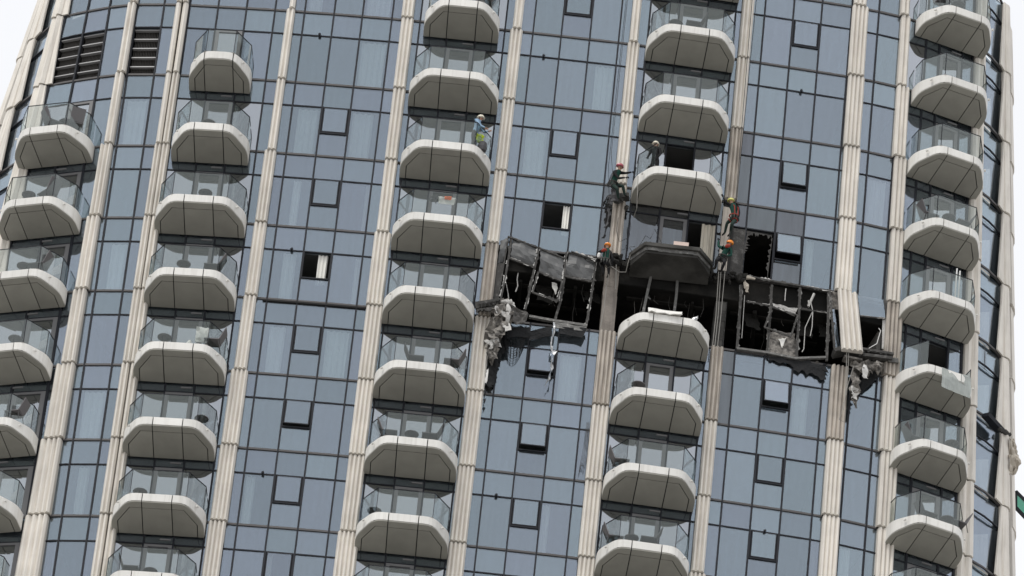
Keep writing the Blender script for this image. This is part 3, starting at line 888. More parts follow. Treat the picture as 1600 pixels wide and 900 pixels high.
a, b, c_, d = path([(1198.5, 516), (1243, 521), (1242, 557), (1199, 551)], .06)
loft([(a, b), (a.lerp(d, .5), b.lerp(c_, .5)), (d, c_)], 8, .07, .02, 62, .04).build('scorched_board', M['insul'], tower)['label'] = 'scorched beige board filling the lower window'
a, b, c_, d = path([(1216, 529), (1231, 528), (1224, 540), (1220, 545)], .14)
loft([(a, b), (d, c_)], 4, .06, .012, 63, .05).build('torn_lining_sheet', M['curtain'], tower)
# jagged glass left in the burnt pane above
mb = MB(); rr = random.Random(5)
for p, q, wd, sd_ in (((1167, 361), (1206, 368), .22, (0, 0, -1)), ((1207, 372), (1199, 436), .12, (-1, 0, .1)), ((1168, 362), (1160, 400), .22, (1, 0, 0)), ((1160, 400), (1157, 432), .10, (1, 0, 0))):
    jag(mb, onwall(*p, .04), onwall(*q, .04), wd, 22, sd_, rnd=rr)
mb.build('glass_shards', M['soot_grey'], tower)
# fallen spandrel of the narrow bay and its foil strips
a, b, c_, d = path([(1340, 461), (1382, 468.5), (1383, 497), (1344, 493)], .12)
loft([(a, b), (d, c_)], 3, .01, .024, 71).build('spandrel_pane', M['glass'], tower)['label'] = 'tilted glass pane over the dark narrow opening'
bent_bar([(1383, 469), (1388, 510), (1390, 553)], .10, .08, 'ash_metal')
bent_bar([(1344, 494), (1383, 498)], .05, .06, 'ash_metal', 'bent_transom')
bent_bar([(1348, 550), (1370, 537), (1376, 517), (1373, 513)], .025, .02, 'white_metal', 'snapped_pipe', rags=False)
bent_bar([(1382, 500), (1381, 545)], .16, .06, 'insul_light', 'window_jamb', .05, rags=False)
a, b, c_, d = path([(1299, 483), (1304, 483), (1313, 547), (1303, 546)], .15)
loft([(a, b), (d, c_)], 3, .02, .024, 73).build('side_pane', M['glass'], tower)
bent_bar([(1296, 455), (1299, 487), (1304, 547)], .08, .10, 'soot_grey')
a, b, c_, d = path([(1297, 455), (1309, 455), (1311, 484), (1301, 484)], .14)
loft([(a, b), (d, c_)], 5, .08, .03, 74, .05).build('torn_insulation_pad', M['insul'], tower)
# the loose ribbed panel, swung outwards over the gap
TL, TR, BR, BL = onwall(1309, 452, .32), onwall(1339.5, 459.5, .32), onwall(1348.5, 550, .75), onwall(1315, 545.5, .75)


def rib_prof(a, b, ribs, deep):
    n = Vector((0, -1, 0)); pts = [a + Vector((0, .16, 0)), a]
    for r in range(ribs):
        f = lambda t: a.lerp(b, (r + t) / ribs)
        pts += [f(.34) + n * deep, f(.62) + n * deep, f(1)]
    return pts + [b + Vector((0, .16, 0))]


lp = fin_panel(rib_prof(TL, TR, 4, .12), rib_prof(BL, BR, 4, .12), 0, 0, 'clad'); lp['label'] = 'ribbed cladding panel torn loose and swung outwards'
# broken ledge under the loose panel
for k_, (pts, wd, dp, mn) in enumerate((([(1302, 552), (1320, 548), (1347, 556)], .16, .5, 'soot_grey'), ([(1345, 548), (1394, 556)], .10, .34, 'insul'), ([(1340, 556), (1392, 562)], .13, .30, 'soot_grey'), ([(1388, 562), (1403, 564)], .2, .08, 'ash_metal'), ([(1318, 560), (1345, 566)], .08, .4, 'insul'))):
    bent_bar(pts, wd, dp, mn, 'broken_ledge', .38, rags=k_ < 2)
# smoke-black membrane torn along the sill under the right opening
T = path([(1196, 555), (1215, 560), (1240, 564), (1262, 565), (1292, 566)], .11); B = path([(1199, 558), (1216, 566), (1240, 572), (1266, 580), (1291, 590)], .11)
rows = list(zip(T, B)); loft(rows, 4, .04, .02, 81, .12).build('torn_membrane', M['membrane'], tower)
mb = MB(); jag(mb, B[2], B[4], .25, 12, (0, 0, -1)); mb.build('torn_membrane', M['membrane'], tower)
# what the fire left under the ceiling: ducts, cable trays, hangers, fallen board
rr = random.Random(11)
zc = LV(3) - 1.0
for x in (.3, 2.4, 5.2, 6.9, 9.3, 11.4):
    mb = MB(); r0 = rr.uniform(.05, .09); a = plan_pt(x, zc - .12, -.5); b = plan_pt(x + rr.uniform(-.5, .5), zc - .14 - rr.uniform(0, .25), -4.5)
    mb.tube([a, a.lerp(b, .5) + Vector((0, 0, -rr.uniform(0, .12))), b], r0, 7); mb.build('scorched_duct', M['char'], tower)
for o_ in (-.9, -2.1):
    for xa, xb in ((-.6, 3.2), (4.4, 7.4), (8.4, 12)):
        mb = MB(); strip(mb, xa, xb, zc - .10, zc - .03, o_ - .09, o_ + .09, 3); mb.build('cable_tray', M['char'], tower)
for q in range(26):
    x = rr.choice((rr.uniform(-.4, 3.1), rr.uniform(4.3, 7.3), rr.uniform(8.3, 13.8))); o_ = -rr.uniform(.3, 1.6); l = rr.uniform(.3, 1.3)
    a = plan_pt(x, zc - .02, o_); mb = MB(); mb.tube([a, a + Vector((rr.uniform(-.08, .08), 0, -l * .5)), a + Vector((rr.uniform(-.2, .2), rr.uniform(-.1, .1), -l))], rr.choice((.008, .012, .02)), 5)
    mb.build('hanging_cable', M['insul' if q % 3 == 0 else 'soot_grey'], tower)
for x in (.9, 2.7, 8.9, 10.9, 11.8):
    a = plan_pt(x, zc - .05, -.8); b = plan_pt(x + .6, zc - .05, -.9); d = Vector((.1, -.15, -rr.uniform(.4, .8)))
    loft([(a, b), (a + d * .6, b + d * .7), (a + d, b + d * 1.1)], 4, .06, .03, int(x * 10), .06).build('fallen_ceiling_board', M['char'], tower)
mb = MB()
for q in range(50):
    x = rr.choice((rr.uniform(-.4, 3.1), rr.uniform(8.3, 12))); p = plan_pt(x, LV(4), -rr.uniform(.0, .25)); e = rr.uniform(.04, .13)
    mb.tube([p, p + Vector((rr.uniform(-.05, .05), rr.uniform(-.05, .05), e))], [e, e * .4], 5)
mb.build('sill_rubble', M['insul'], tower)['kind'] = 'stuff'
# door posts left in the burnt balcony bay
bent_bar([(1019, 424), (1012, 455), (1004, 493)], .10, .08, 'ash_metal', 'door_post', .02, rags=False)
bent_bar([(1059, 429), (1057, 460), (1052.5, 495)], .10, .08, 'ash_metal', 'door_post', .02, rags=False)
mb = MB(); mb.bar(onwall(1010.5, 463, .02), onwall(1016.5, 467.5, .02), .05, .03); mb.build('door_bracket', M['ash_metal'], tower)
# shattered edge strip over the left opening, split level line in the left glass bay
bent_bar([(893, 393), (931, 407)], .04, .05, 'ash_metal', 'bent_transom', .22)
mb = MB(); strip(mb, -9.3, -5.4, LV(4) - .12, LV(4) - .05, -.05, .075, 6); mb.build('split_transom_gap', M['joint'], tower)

# ---- loose pieces hanging from the facade: things of their own
def hang(name, label, cat, pts, mb, mname, group=None):
    o = mb.build(name, M[mname]); return tag(o, label, cat, group)


rows = [(at(782, 470, -.75), at(801, 474, -.8)), (at(770, 482, -.8), at(801, 489, -.9)), (at(765, 500, -.75), at(799, 505, -.9)), (at(760, 522, -.65), at(790, 520, -.8)),
        (at(759, 540, -.55), at(783, 532, -.7)), (at(763, 556, -.5), at(776, 553, -.55)), (at(766, 569, -.45), at(771, 567, -.45))]
mb = loft(rows, 9, .42, .04, 12, .10, scale=2.6, sub=4)
rr = random.Random(3)
for k in range(26):
    r = rows[rr.randrange(len(rows) - 1)]; c = r[0].lerp(r[1], rr.uniform(.1, .95)) + Vector((0, -.16, rr.uniform(-.2, .2)))
    a = rr.uniform(.06, .16); b = rr.uniform(.14, .42); t = rr.uniform(-.5, .5)
    d = Vector((math.sin(t), rr.uniform(-.4, .1), -math.cos(t))); sd2 = Vector((math.cos(t), rr.uniform(-.5, .5), math.sin(t)))
    sm = loft([(c - sd2 * a, c + sd2 * a), (c - sd2 * a * .5 + d * b, c + sd2 * a * .8 + d * b)], 3, .10, .02, k, .04)
    mb.add(sm.v, sm.f, 1 if k % 3 == 0 else 0)
o = mb.build('torn_insulation', [M['insul'], M['insul_light']]); tag(o, 'crumpled grey insulation mat spilling out at the left end of the burnt opening', 'insulation')
mb = MB(); mb.tube([at(792, 474, -.95), at(795, 484, -1.0), at(794, 494, -1.0), at(792, 508, -.95)], [.07, .11, .09, .07], 8)
for k in range(3): mb.tube([at(784 + 4 * k, 472, -.9), at(790 + 4 * k, 471, -1.0), at(796 + 2 * k, 474, -1)], [.06, .09, .05], 7)
tag(mb.build('pale_roll', M['insul_light'], smooth=True), 'pale rolled lining dangling beside the crumpled insulation mat', 'debris roll')
rows = [(at(800, 476, -.85), at(803, 478, -.85)), (at(799, 486, -.9), at(822, 486, -.7)), (at(801, 496, -.95), at(827, 490, -.6)), (at(802, 503, -.9), at(819, 504, -.65)), (at(805, 507, -.8), at(810, 507, -.75))]
tag(loft(rows, 8, .22, .015, 22, .03, scale=3).build('draped_cloth', M['cloth_grey' if False else 'net']), 'brown grey cloth slung from the leaning window frame', 'cloth')
rows = [(at(789, 534, -.42), at(822, 526, -.35)), (at(791, 545, -.42), at(819, 536, -.4)), (at(797, 552, -.42), at(814, 546, -.42)), (at(800, 554, -.42), at(806, 553, -.42))]
mb = MB()
for k in range(9):
    t = k / 8; pts = []
    a, b = at(789, 520 + 14 * t, -.42), at(822, 515 + 11 * t, -.36)
    for q in range(9):
        f = q / 8; p = a.lerp(b, f); p.z -= (.35 + .55 * t) * 4 * f * (1 - f); pts.append(p)
    mb.tube(pts, .012, 4)
for k in range(7):
    f = (k + .5) / 7; a = at(789, 520, -.42).lerp(at(822, 515, -.36), f); a.z -= .35 * 4 * f * (1 - f); b = at(789, 534, -.42).lerp(at(822, 526, -.36), f); b.z -= .9 * 4 * f * (1 - f); mb.tube([a, b], .010, 4)
tag(mb.build('debris_net', M['membrane']), 'sagging black net hanging below the folded sill boards', 'net')
L_ = [(779, 519), (776, 540), (770, 552), (766, 562), (763, 575), (760.5, 590), (760, 603), (762, 606)]; R_ = [(792, 525), (791, 545), (787, 556), (779, 566), (776, 582), (773.5, 595), (768, 606), (766, 607)]
tag(loft([(onwall(*a, .16), onwall(*b, .16)) for a, b in zip(L_, R_)], 5, .10, .02, 31, .07).build('torn_membrane', M['membrane']), 'black torn membrane trailing down the glass under the crumpled insulation', 'membrane')
rows = [(onwall(760, 578, .24), onwall(763, 576, .24)), (onwall(758.5, 588, .24), onwall(762.5, 588, .26)), (onwall(757, 597, .24), onwall(760, 598, .24))]
tag(loft(rows, 2, .05, .012, 33, .02).build('white_shard', M['cloth_white']), 'small white shard on the edge of the trailing black membrane', 'shard')
rows = [(onwall(756, 610, .3), onwall(758.5, 612, .3)), (onwall(756, 622, .3), onwall(758.5, 622, .3)), (onwall(755, 630, .3), onwall(757, 628, .3))]
tag(loft(rows, 2, .08, .02, 34, .05).build('dark_rag', M['membrane']), 'small dark rag caught on the fin joint below the trailing membrane', 'rag')
F = [(865, 504), (866.5, 514), (863, 527), (861.5, 540), (862, 547), (868, 552), (862, 561), (861.5, 568), (863, 574), (859.5, 584), (857.5, 592), (852, 601)]
rows = []
for k, (u, v) in enumerate(F):
    wv = (2.4 if k % 3 else 1.3) * (1 if k < 9 else 1.2); rows.append((onwall(u - wv * .7, v + (k % 2) * 2, .42 + .08 * (k % 2)), onwall(u + wv * .7, v - (k % 2) * 2, .42 - .08 * (k % 2))))
tag(loft(rows, 2, .12, .012, 35, .02, sub=2).build('foil_strip', M['foil']), 'twisted silver foil strip dangling over the ajar window', 'foil strip')
mb = MB()
for k in range(7): mb.tube([at(743 + 6 * k, 481 - 1.4 * k + (k % 2) * 2, -.5), at(752 + 6 * k, 478 - 1.2 * k, -.75 - .05 * (k % 3)), at(762 + 4 * k, 476 - k * .6, -.6)], [.05, .12, .06], 5)
mb.bar(at(743, 480, -.55), at(783, 474, -.65), .30, .3); jag(mb, at(745, 484, -.75), at(784, 478, -.8), .35, 14, (0, 0, -1), th=.05)
tag(mb.build('broken_ledge_rubble', M['soot_grey']), 'charred rubble ledge sticking out beside the left fin', 'rubble')
# under the loose panel
L_ = [(1333, 568), (1334, 580), (1331, 592), (1328, 604), (1326, 616), (1331, 628), (1336, 636)]; R_ = [(1344, 570), (1343.5, 585), (1342.5, 600), (1343, 612), (1341, 622), (1340, 632), (1338.5, 638)]
tag(loft([(onwall(*a, .55), onwall(*b, .5)) for a, b in zip(L_, R_)], 7, .26, .015, 36, .07, scale=3.5).build('tattered_sheet', M['insul']), 'tattered beige sheet hanging below the loose ribbed panel', 'sheet')
rows = [(onwall(1327, 606, .66), onwall(1333, 600, .68)), (onwall(1330, 615, .66), onwall(1341, 612, .64)), (onwall(1332, 624, .6), onwall(1340, 622, .6))]
tag(loft(rows, 4, .2, .015, 37, .1).build('pale_rag', M['insul_light']), 'pale torn rag at the tip of the tattered sheet', 'rag')
rows = [(onwall(1326, 565, .5), onwall(1378, 566, .45)), (onwall(1335, 572, .6), onwall(1377, 574, .5)), (onwall(1343, 580, .55), onwall(1374, 580, .45)), (onwall(1347, 585, .4), onwall(1366, 584, .4))]
mb = loft(rows, 10, .35, .03, 38, .12, scale=3.4)
tag(mb.build('torn_insulation', M['insul']), 'grey insulation tufts bulging below the broken right ledge', 'insulation')
rows = [(onwall(1350, 570, .7), onwall(1355, 573, .7)), (onwall(1347, 580, .75), onwall(1357, 580, .7)), (onwall(1349, 590, .6), onwall(1355, 592, .6))]
tag(loft(rows, 3, .12, .015, 39, .03).build('pale_rag', M['cloth_white']), 'white scrap stuck in the grey insulation tufts', 'rag')
L_ = [(1346, 582), (1345, 592), (1344, 604), (1342, 616), (1327 + 14, 640), (1325, 655)]; L_ = [(1346, 582), (1345, 592), (1343.5, 604), (1342, 614)]; R_ = [(1377, 580), (1374, 590), (1365, 600), (1347, 610)]
tag(loft([(onwall(*a, .2), onwall(*b, .2)) for a, b in zip(L_, R_)], 7, .08, .02, 41, .1).build('torn_membrane', M['membrane']), 'black torn membrane over the narrow glass right of the tattered sheet', 'membrane')
mb = MB()
for a in ([(1323, 549), (1322.5, 570), (1321, 620), (1318, 640)], [(1326, 549), (1325, 580), (1322, 618)], [(1334, 572), (1325, 600), (1321, 618)], [(1318, 628), (1315, 645), (1311, 655), (1320, 660), (1321, 640)]): mb.tube(path(a, .62), .014, 5)
tag(mb.build('loose_cable', M['rope']), 'thin grey cables dangling across the fin under the loose panel', 'cable')
mb = MB(); mb.tube(path([(1272, 459), (1263, 479), (1264, 470)], .1), .05, 5); mb.tube(path([(1266, 468), (1270, 486), (1269, 510), (1266, 525)], .12), .018, 5); mb.tube(path([(1269, 488), (1258, 512), (1256, 545), (1253, 550)], .1), .018, 5); mb.tube(path([(1228, 451), (1227, 460), (1226.5, 470)], .1), .02, 5)
tag(mb.build('loose_cable', M['insul_light']), 'pale wires hanging inside the burnt right windows', 'cable')
mb = MB(); mb.tube(path([(811, 418), (808, 436), (809, 447), (805.5, 456)], -.2), .025, 5); mb.tube(path([(791, 444), (794, 460), (795, 472)], -.1), .02, 5)
tag(mb.build('loose_cable', M['insul_light']), 'pale wires hanging inside the burnt left window', 'cable')
rows = [(onwall(862, 440, -.1), onwall(870, 443, -.1)), (onwall(864, 450, -.1), onwall(871, 450, -.1)), (onwall(867, 460, -.1), onwall(870, 458, -.1))]
tag(loft(rows, 3, .06, .015, 42, .02).build('torn_curtain', M['curtain']), 'pale curtain remnant inside the empty hanging sash', 'curtain')
mb = MB(); mb.tube(path([(1166, 433), (1172, 434), (1180, 436)], .2), [.10, .06, .04], 6)
mb2 = loft([(onwall(1161, 438, .2), onwall(1166, 440, .2)), (onwall(1163, 448, .22), onwall(1170, 448, .22)), (onwall(1166, 455, .2), onwall(1170, 457, .2))], 4, .15, .015, 43, .04); mb.add(mb2.v, mb2.f)
tag(mb.build('pale_rag', M['canvas']), 'cream scrap hanging at the corner under the burnt pane', 'rag')
# shredded cloth beside the upper left fin
L_ = [(957, 287), (955, 298), (951, 308), (950, 315), (951, 320)]; R_ = [(962, 292), (961, 302), (960, 310), (957, 316), (953, 322)]
tag(loft([(onwall(*a, .5), onwall(*b, .5)) for a, b in zip(L_, R_)], 4, .15, .015, 44, .07, scale=4).build('shredded_cloth', M['cloth_grey']), 'shredded dark cloth beside the red helmeted climber', 'cloth')
L_ = [(951, 324), (949, 334), (947.5, 345), (944, 356)]; R_ = [(955, 324), (954, 338), (950.5, 348), (946, 354)]
tag(loft([(onwall(*a, .4), onwall(*b, .4)) for a, b in zip(L_, R_)], 3, .12, .012, 45, .06, scale=4).build('shredded_cloth', M['cloth_grey']), 'torn dark cloth strip hanging below the red helmeted climber', 'cloth')
# glass sheet flopped over the edge of a right-hand balcony
bo, bc, ba = BAL[('B4', 4)]
def loc(p): return bc + Matrix.Rotation(ba, 3, 'Z') @ Vector(p)
rows = [(loc((-.28, -BD + .04, .05)), loc((.86, -BD + .06, .06))), (loc((-.28, -BD - .03, .0)), loc((.98, -BD + .03, .0))), (loc((-.27, -BD - .04, -.45)), loc((1.02, -BD + .04, -.45))), (loc((-.26, -BD - .02, -.88)), loc((.98, -BD + .04, -.9)))]
tag(loft(rows, 8, .035, .014, 46, .01, scale=2).build('cracked_glass_sheet', M['cracked']), 'cracked glass sheet hanging over a balcony edge at the right', 'glass sheet')
# wrapped canvas and green pane at the right limb
L_ = [(1577.5, 684), (1577, 700), (1576.5, 715), (1576.5, 728), (1578, 738)]; R_ = [(1584, 688), (1588, 702), (1591, 714), (1595, 726), (1586, 740)]
tag(loft([(at(*a, 3.6), at(*b, 3.9)) for a, b in zip(L_, R_)], 6, .30, .04, 47, .05, scale=3.5).build('canvas_bundle', M['canvas']), 'cream canvas bundle flapping on the right edge of the tower', 'canvas')
g = thing('green_glass_panel', 'green glass panel in a black frame jutting out past the right edge', 'glass panel', at(1596, 795, 6.5))
q = [at(1587, 768, 6.2), at(1606, 787, 6.2), at(1606, 813, 6.2), at(1587, 793, 6.2)]
mb = MB(); f_ = Vector((0, .03, 0)); mb.hexa([*[p - f_ for p in q], *[p + f_ for p in q]]); mb.build('glass_pane', M['green_glass'], g)
mb = MB()
for a, b in zip(q, q[1:] + q[:1]): mb.bar(a, b, .12, .1)
mb.build('frame', M['frame'], g)
# opened vent at the right end
bent_bar([(1540, 648), (1551, 660), (1563, 673)], .16, .35, 'frame', 'opened_vent', .2, rags=False, label='black vent flap pushed open')
mb = MB()
for k in range(4): mb.tube([at(1562 + 4 * k, 671 + 2 * k, 2.9 + .3 * k), at(1566 + 4 * k, 672 + 2.4 * k, 2.8 + .3 * k)], [.12, .08], 6)
mb.build('broken_joint', M['soot_grey'], tower)

# ---- curtains
ORD = ['first', 'second', 'third', 'fourth', 'fifth', 'sixth', 'seventh', 'eighth', 'ninth', 'tenth', 'eleventh']
BAYN = {'G0': 'the narrow glass bay at the left', 'G1': 'the left wide glass bay', 'G2': 'the middle wide glass bay', 'G3': 'the right wide glass bay', 'G4': 'the narrow glass bay at the right', 'B0': 'the far left balcony stack', 'B1': 'the left balcony stack', 'B2': 'the centre left balcony stack', 'B3': 'the centre right balcony stack', 'B4': 'the far right balcony stack'}


def curtain(bay, s, x0, x1, label, mname='curtain', frac=1., off=-.15):
    c = plan_pt((x0 + x1) / 2, LV(s + 1), off); n = max(8, int((x1 - x0) / .07)); z0, z1 = LV(s + 1) + .06 + Z0, LV(s) - SP - .05 + Z0
    z0 = z1 - (z1 - z0) * frac
    mb = MB(); t = tangent((x0 + x1) / 2, LV(s)); nn = Vector((t.y, -t.x, 0)); ln = x1 - x0
    rows = []
    for r in range(2):
        z = (z0, z1)[r]; sq = 1 if r else .96
        rows.append([Vector((c.x, c.y, z)) + t * ((q / n - .5) * ln * sq) + nn * (.04 * math.sin(q * 2.1)) for q in range(n + 1)])
    b = nn * -.008
    vs = rows[0] + rows[1] + [p + b for p in rows[0]] + [p + b for p in rows[1]]; k = n + 1; fs = []
    for q in range(n): fs += [(q, q + 1, k + q + 1, k + q), (2 * k + q + 1, 2 * k + q, 3 * k + q, 3 * k + q + 1), (q, 2 * k + q, 2 * k + q + 1, q + 1), (k + q, k + q + 1, 3 * k + q + 1, 3 * k + q)]
    fs += [(0, k, 3 * k, 2 * k), (n, 2 * k + n, 3 * k + n, k + n)]
    mb.add(vs, fs); return tag(mb.build('curtain', M[mname]), label, 'curtain', 'pale curtains behind the glass')


CUR = [('G1', -1, -9.05, -8.5), ('G1', -1, -6.8, -5.85), ('G1', 1, -8.9, -8.1), ('G1', 1, -6.8, -6.0), ('G1', 2, -8.72, -8.42), ('G1', 2, -5.95, -5.8), ('G1', 3, -8.75, -8.25), ('G1', 3, -6.0, -5.8),
       ('G1', 4, -8.9, -8.3), ('G1', 4, -6.75, -5.9), ('G1', 6, -9.05, -8.7), ('G1', 7, -7.9, -7.7), ('G0', 3, -15.3, -14.7), ('G0', 6, -15.3, -14.9), ('G0', 1, -15.5, -14.75),
       ('G2', 1, -.1, .7), ('G2', 4, 2.1, 2.9), ('G2', 0, 2.3, 3.0), ('G3', 4, 10.95, 11.55), ('G3', 2, 11.0, 11.3), ('G3', 7, 10.0, 10.4), ('G4', 6, 13.2, 13.6), ('G4', 1, 13.2, 13.9), ('G0', 5, -15.5, -14.7), ('G2', 6, 2.0, 2.3), ('G1', 0, -6.8, -5.85)]
for i, (bay, s, a, b) in enumerate(CUR):
    rest = [q for q in CUR if q[0] == bay and q[1] == s]
    side = '' if len(rest) == 1 else ' left side' if rest.index((bay, s, a, b)) == 0 else ' right side'
    curtain(bay, s, a, b, 'pale curtain in %s,%s storey %s from the top' % (BAYN[bay], side, ORD[s + 1]))
curtain('G1', 3, -7.42, -7.05, 'cream curtain blown into the open window of the left wide glass bay', frac=.62, off=-.10)
curtain('G2', 2, 1.62, 1.9, 'cream curtain at the side of the open window in the middle glass bay', frac=.62, off=-.10)
curtain('B3', 2, 6.95, 7.55, 'soot streaked cream curtain in the broken window above the bare balcony', 'curtain_dirty', off=-.06)
curtain('B3', 6, 4.3, 5.1, 'pale curtain at the balcony windows in the centre right balcony stack', off=-.2)

# ------------------------------------------------------------------ balcony furniture
def first_chair():
    t = thing('lounge_chair', 'x', 'chair', (0, 0, 0))
    MB().box(-.28, .28, -.30, .26, .36, .40).build('seat', M['grey_weave'], t)
    mb = MB(); mb.hexa([(-.27, .24, .40), (.27, .24, .40), (.27, .28, .40), (-.27, .28, .40), (-.27, .46, .92), (.27, .46, .92), (.27, .49, .91), (-.27, .49, .91)])
    mb.build('backrest', M['grey_weave'], t)
    for sx in (-.25, .25):
        MB().tube([(sx, -.27, .36), (sx, -.30, 0)], .016, 6).build('leg', M['wire'], t)
        MB().tube([(sx, .24, .36), (sx, .32, 0)], .016, 6).build('leg', M['wire'], t)
    return t


def first_table():
    t = thing('side_table', 'x', 'table', (0, 0, 0))
    MB().tube([(0, 0, .47), (0, 0, .50)], .27, 18).build('tabletop', M['grey_weave'], t)
    for q in range(3):
        a = q * 2.094; MB().tube([(.12 * math.cos(a), .12 * math.sin(a), .47), (.2 * math.cos(a), .2 * math.sin(a), 0)], .013, 6).build('leg', M['wire'], t)
    return t


chair0, table0 = first_chair(), first_table(); used = {'c': 0, 't': 0}


def place(kind, colname, k, u, v, turn, label):
    bo, bc, ba = BAL[(colname, k)]; h = .38 if kind == 'c' else .5
    p = atz(u, v, LV(k) + .02 + h)
    l = Matrix.Rotation(-ba, 3, 'Z') @ (p - bc)
    lim = 1.2 if colname in ('B1', 'B2', 'B3') else .95
    l.x = max(-lim, min(lim, l.x)); l.y = max(-BD + .46, min(-.36, l.y))
    p = bc + Matrix.Rotation(ba, 3, 'Z') @ Vector((l.x, l.y, .022))
    src = chair0 if kind == 'c' else table0
    o = src if not used[kind] else copy_tree(src); used[kind] += 1
    o.location = p; o.rotation_euler.z = ba + turn
    o['label'] = label; o['group'] = 'grey balcony chairs' if kind == 'c' else 'round balcony tables'


STK = {'B0': 2, 'B1': 1, 'B2': 0, 'B3': 0, 'B4': -1}
LE, RI, BK = R(90), R(-90), 0.0                 # backrest to the left, to the right, to the wall
FURN = [('B0', 2, [('c', 82, 191, R(135)), ('t', 103, 191, 0), ('c', 123, 196, R(215))]), ('B0', 3, [('t', 45, 304, 0), ('c', 73, 302, R(240))]), ('B0', 4, [('t', 37, 415, 0), ('c', 58, 413, RI)]),
        ('B0', 5, [('t', 24, 529, 0)]), ('B0', 6, [('c', 30, 645, RI)]), ('B1', 2, [('t', 326, 192, 0)]), ('B1', 3, [('t', 321, 301, 0)]), ('B1', 4, [('t', 287, 412, 0), ('c', 331, 411, RI)]),
        ('B1', 5, [('t', 257, 525, 0), ('c', 341, 535, RI)]), ('B1', 6, [('t', 315, 654, 0)]), ('B1', 7, [('t', 219, 768, 0)]), ('B1', 8, [('c', 204, 890, LE), ('t', 235, 892, 0)]),
        ('B2', 0, [('t', 709, 0, 0), ('c', 757, 5, RI)]), ('B2', 5, [('c', 650, 558, LE), ('c', 706, 566, RI)]), ('B2', 6, [('c', 608, 678, LE), ('t', 643, 678, 0), ('c', 672, 680, RI)]), ('B2', 7, [('t', 585, 798, 0)]),
        ('B3', 0, [('t', 1056, 36, 0), ('c', 1084, 38, RI)]), ('B3', 5, [('t', 997, 601, 0)]), ('B3', 6, [('c', 962, 722, LE)]), ('B3', 7, [('c', 961, 843, LE), ('t', 987, 840, 0), ('c', 1013, 845, RI)]),
        ('B4', -1, [('c', 1473, 4, BK), ('t', 1497, 7, 0)]), ('B4', 2, [('c', 1452, 339, LE), ('t', 1484, 338, 0), ('c', 1507, 347, RI)]), ('B4', 5, [('c', 1430, 688, LE), ('t', 1490, 690, 0)]), ('B4', 6, [('c', 1449, 806, LE), ('t', 1480, 811, 0), ('c', 1502, 820, RI)])]
for colname, k, lst in FURN:
    chairs = [q for q in lst if q[0] == 'c']
    for q in lst:
        nm = 'grey chair' if q[0] == 'c' else 'round grey table'
        if q[0] == 'c' and len(chairs) > 1: nm = ('left ' if chairs.index(q) == 0 else 'right ') + nm
        place(q[0], colname, k, q[1], q[2], q[3], '%s on the %s balcony of %s' % (nm, ORD[k - STK[colname]], BAYN[colname]))


def on_balcony(colname, k, lx, ly):
    bo, bc, ba = BAL[(colname, k)]; return bc + Matrix.Rotation(ba, 3, 'Z') @ Vector((lx, ly, .022))


# drying racks
def rack(p, label, ang, mname='wire', cloth=None):
    t = thing('drying_rack', label, 'drying rack', p, 'drying racks on balconies', ang)
    for sx in (-.3, .3):
        MB().tube([(sx, -.28, 0), (sx, .22, .95)], .015, 5).build('leg', M[mname], t)
        MB().tube([(sx, .28, 0), (sx, -.22, .95)], .015, 5).build('leg', M[mname], t)
    for q in range(7):
        y = -.45 + .15 * q; MB().tube([(-.32, y, .96), (.32, y, .96)], .011, 5).build('rail_wire', M[mname], t)
    for sx in (-.32, .32): MB().tube([(sx, -.46, .96), (sx, .46, .96)], .014, 5).build('side_rail', M[mname], t)
    return t


p = on_balcony('B1', 5, .72, -.85); rack(p, 'dark wire drying rack with white laundry on the fifth balcony of the left stack', R(90))
rows = [(p + Vector((-.2, -.4, .98)), p + Vector((.25, -.4, .98))), (p + Vector((-.22, -.44, .5)), p + Vector((.27, -.44, .5))), (p + Vector((-.2, -.4, .3)), p + Vector((.25, -.42, .3)))]
tag(loft(rows, 6, .12, .01, 91, .02, scale=6).build('laundry', M['cloth_white']), 'white laundry hanging on the dark wire drying rack', 'laundry')
p = on_balcony('B1', 5, .3, -1.0); mb = MB(); mb.tube([p + Vector((0, 0, 0)), p + Vector((0, 0, .3)), p + Vector((.02, 0, .52))], [.16, .15, .05], 9)
tag(mb.build('plastic_bag', M['cloth_white']), 'pale knotted bag beside the dark wire drying rack', 'bag')
p = on_balcony('B0', 7, 1.0, -.75); rack(p, 'white drying rack propped at the lowest balcony of the far left stack', R(75), 'white_metal')
p = on_balcony('B2', 3, .12, -.95); rack(p, 'white drying rack carrying a printed shirt on the centre left stack', R(90), 'white_metal')
t = thing('hanging_shirt', 'white shirt with an orange print draped over the drying rack', 'shirt', p)
rows = [(p + Vector((-.2, -.30, .72)), p + Vector((.40, -.30, .72))), (p + Vector((-.2, -.36, 1.0)), p + Vector((.42, -.36, 1.0))), (p + Vector((-.26, -.2, 1.12)), p + Vector((.46, -.2, 1.12))), (p + Vector((-.2, .1, 1.06)), p + Vector((.42, .1, 1.06)))]
sh = loft(rows, 7, .05, .014, 92, .02, scale=5).build('cloth', M['cloth_white'], t)
rows = [(p + Vector((.0, -.385, .90)), p + Vector((.26, -.385, .90))), (p + Vector((.0, -.41, 1.0)), p + Vector((.27, -.41, 1.0))), (p + Vector((.0, -.29, 1.10)), p + Vector((.28, -.29, 1.10)))]
loft(rows, 5, .03, .012, 93, .01, scale=5).build('print_patch', M['orange'], t)
rows = [(p + Vector((-.62, -.25, .85)), p + Vector((-.28, -.25, .78))), (p + Vector((-.55, -.22, 1.08)), p + Vector((-.24, -.22, 1.10))), (p + Vector((-.5, .1, 1.05)), p + Vector((-.2, .1, 1.08)))]
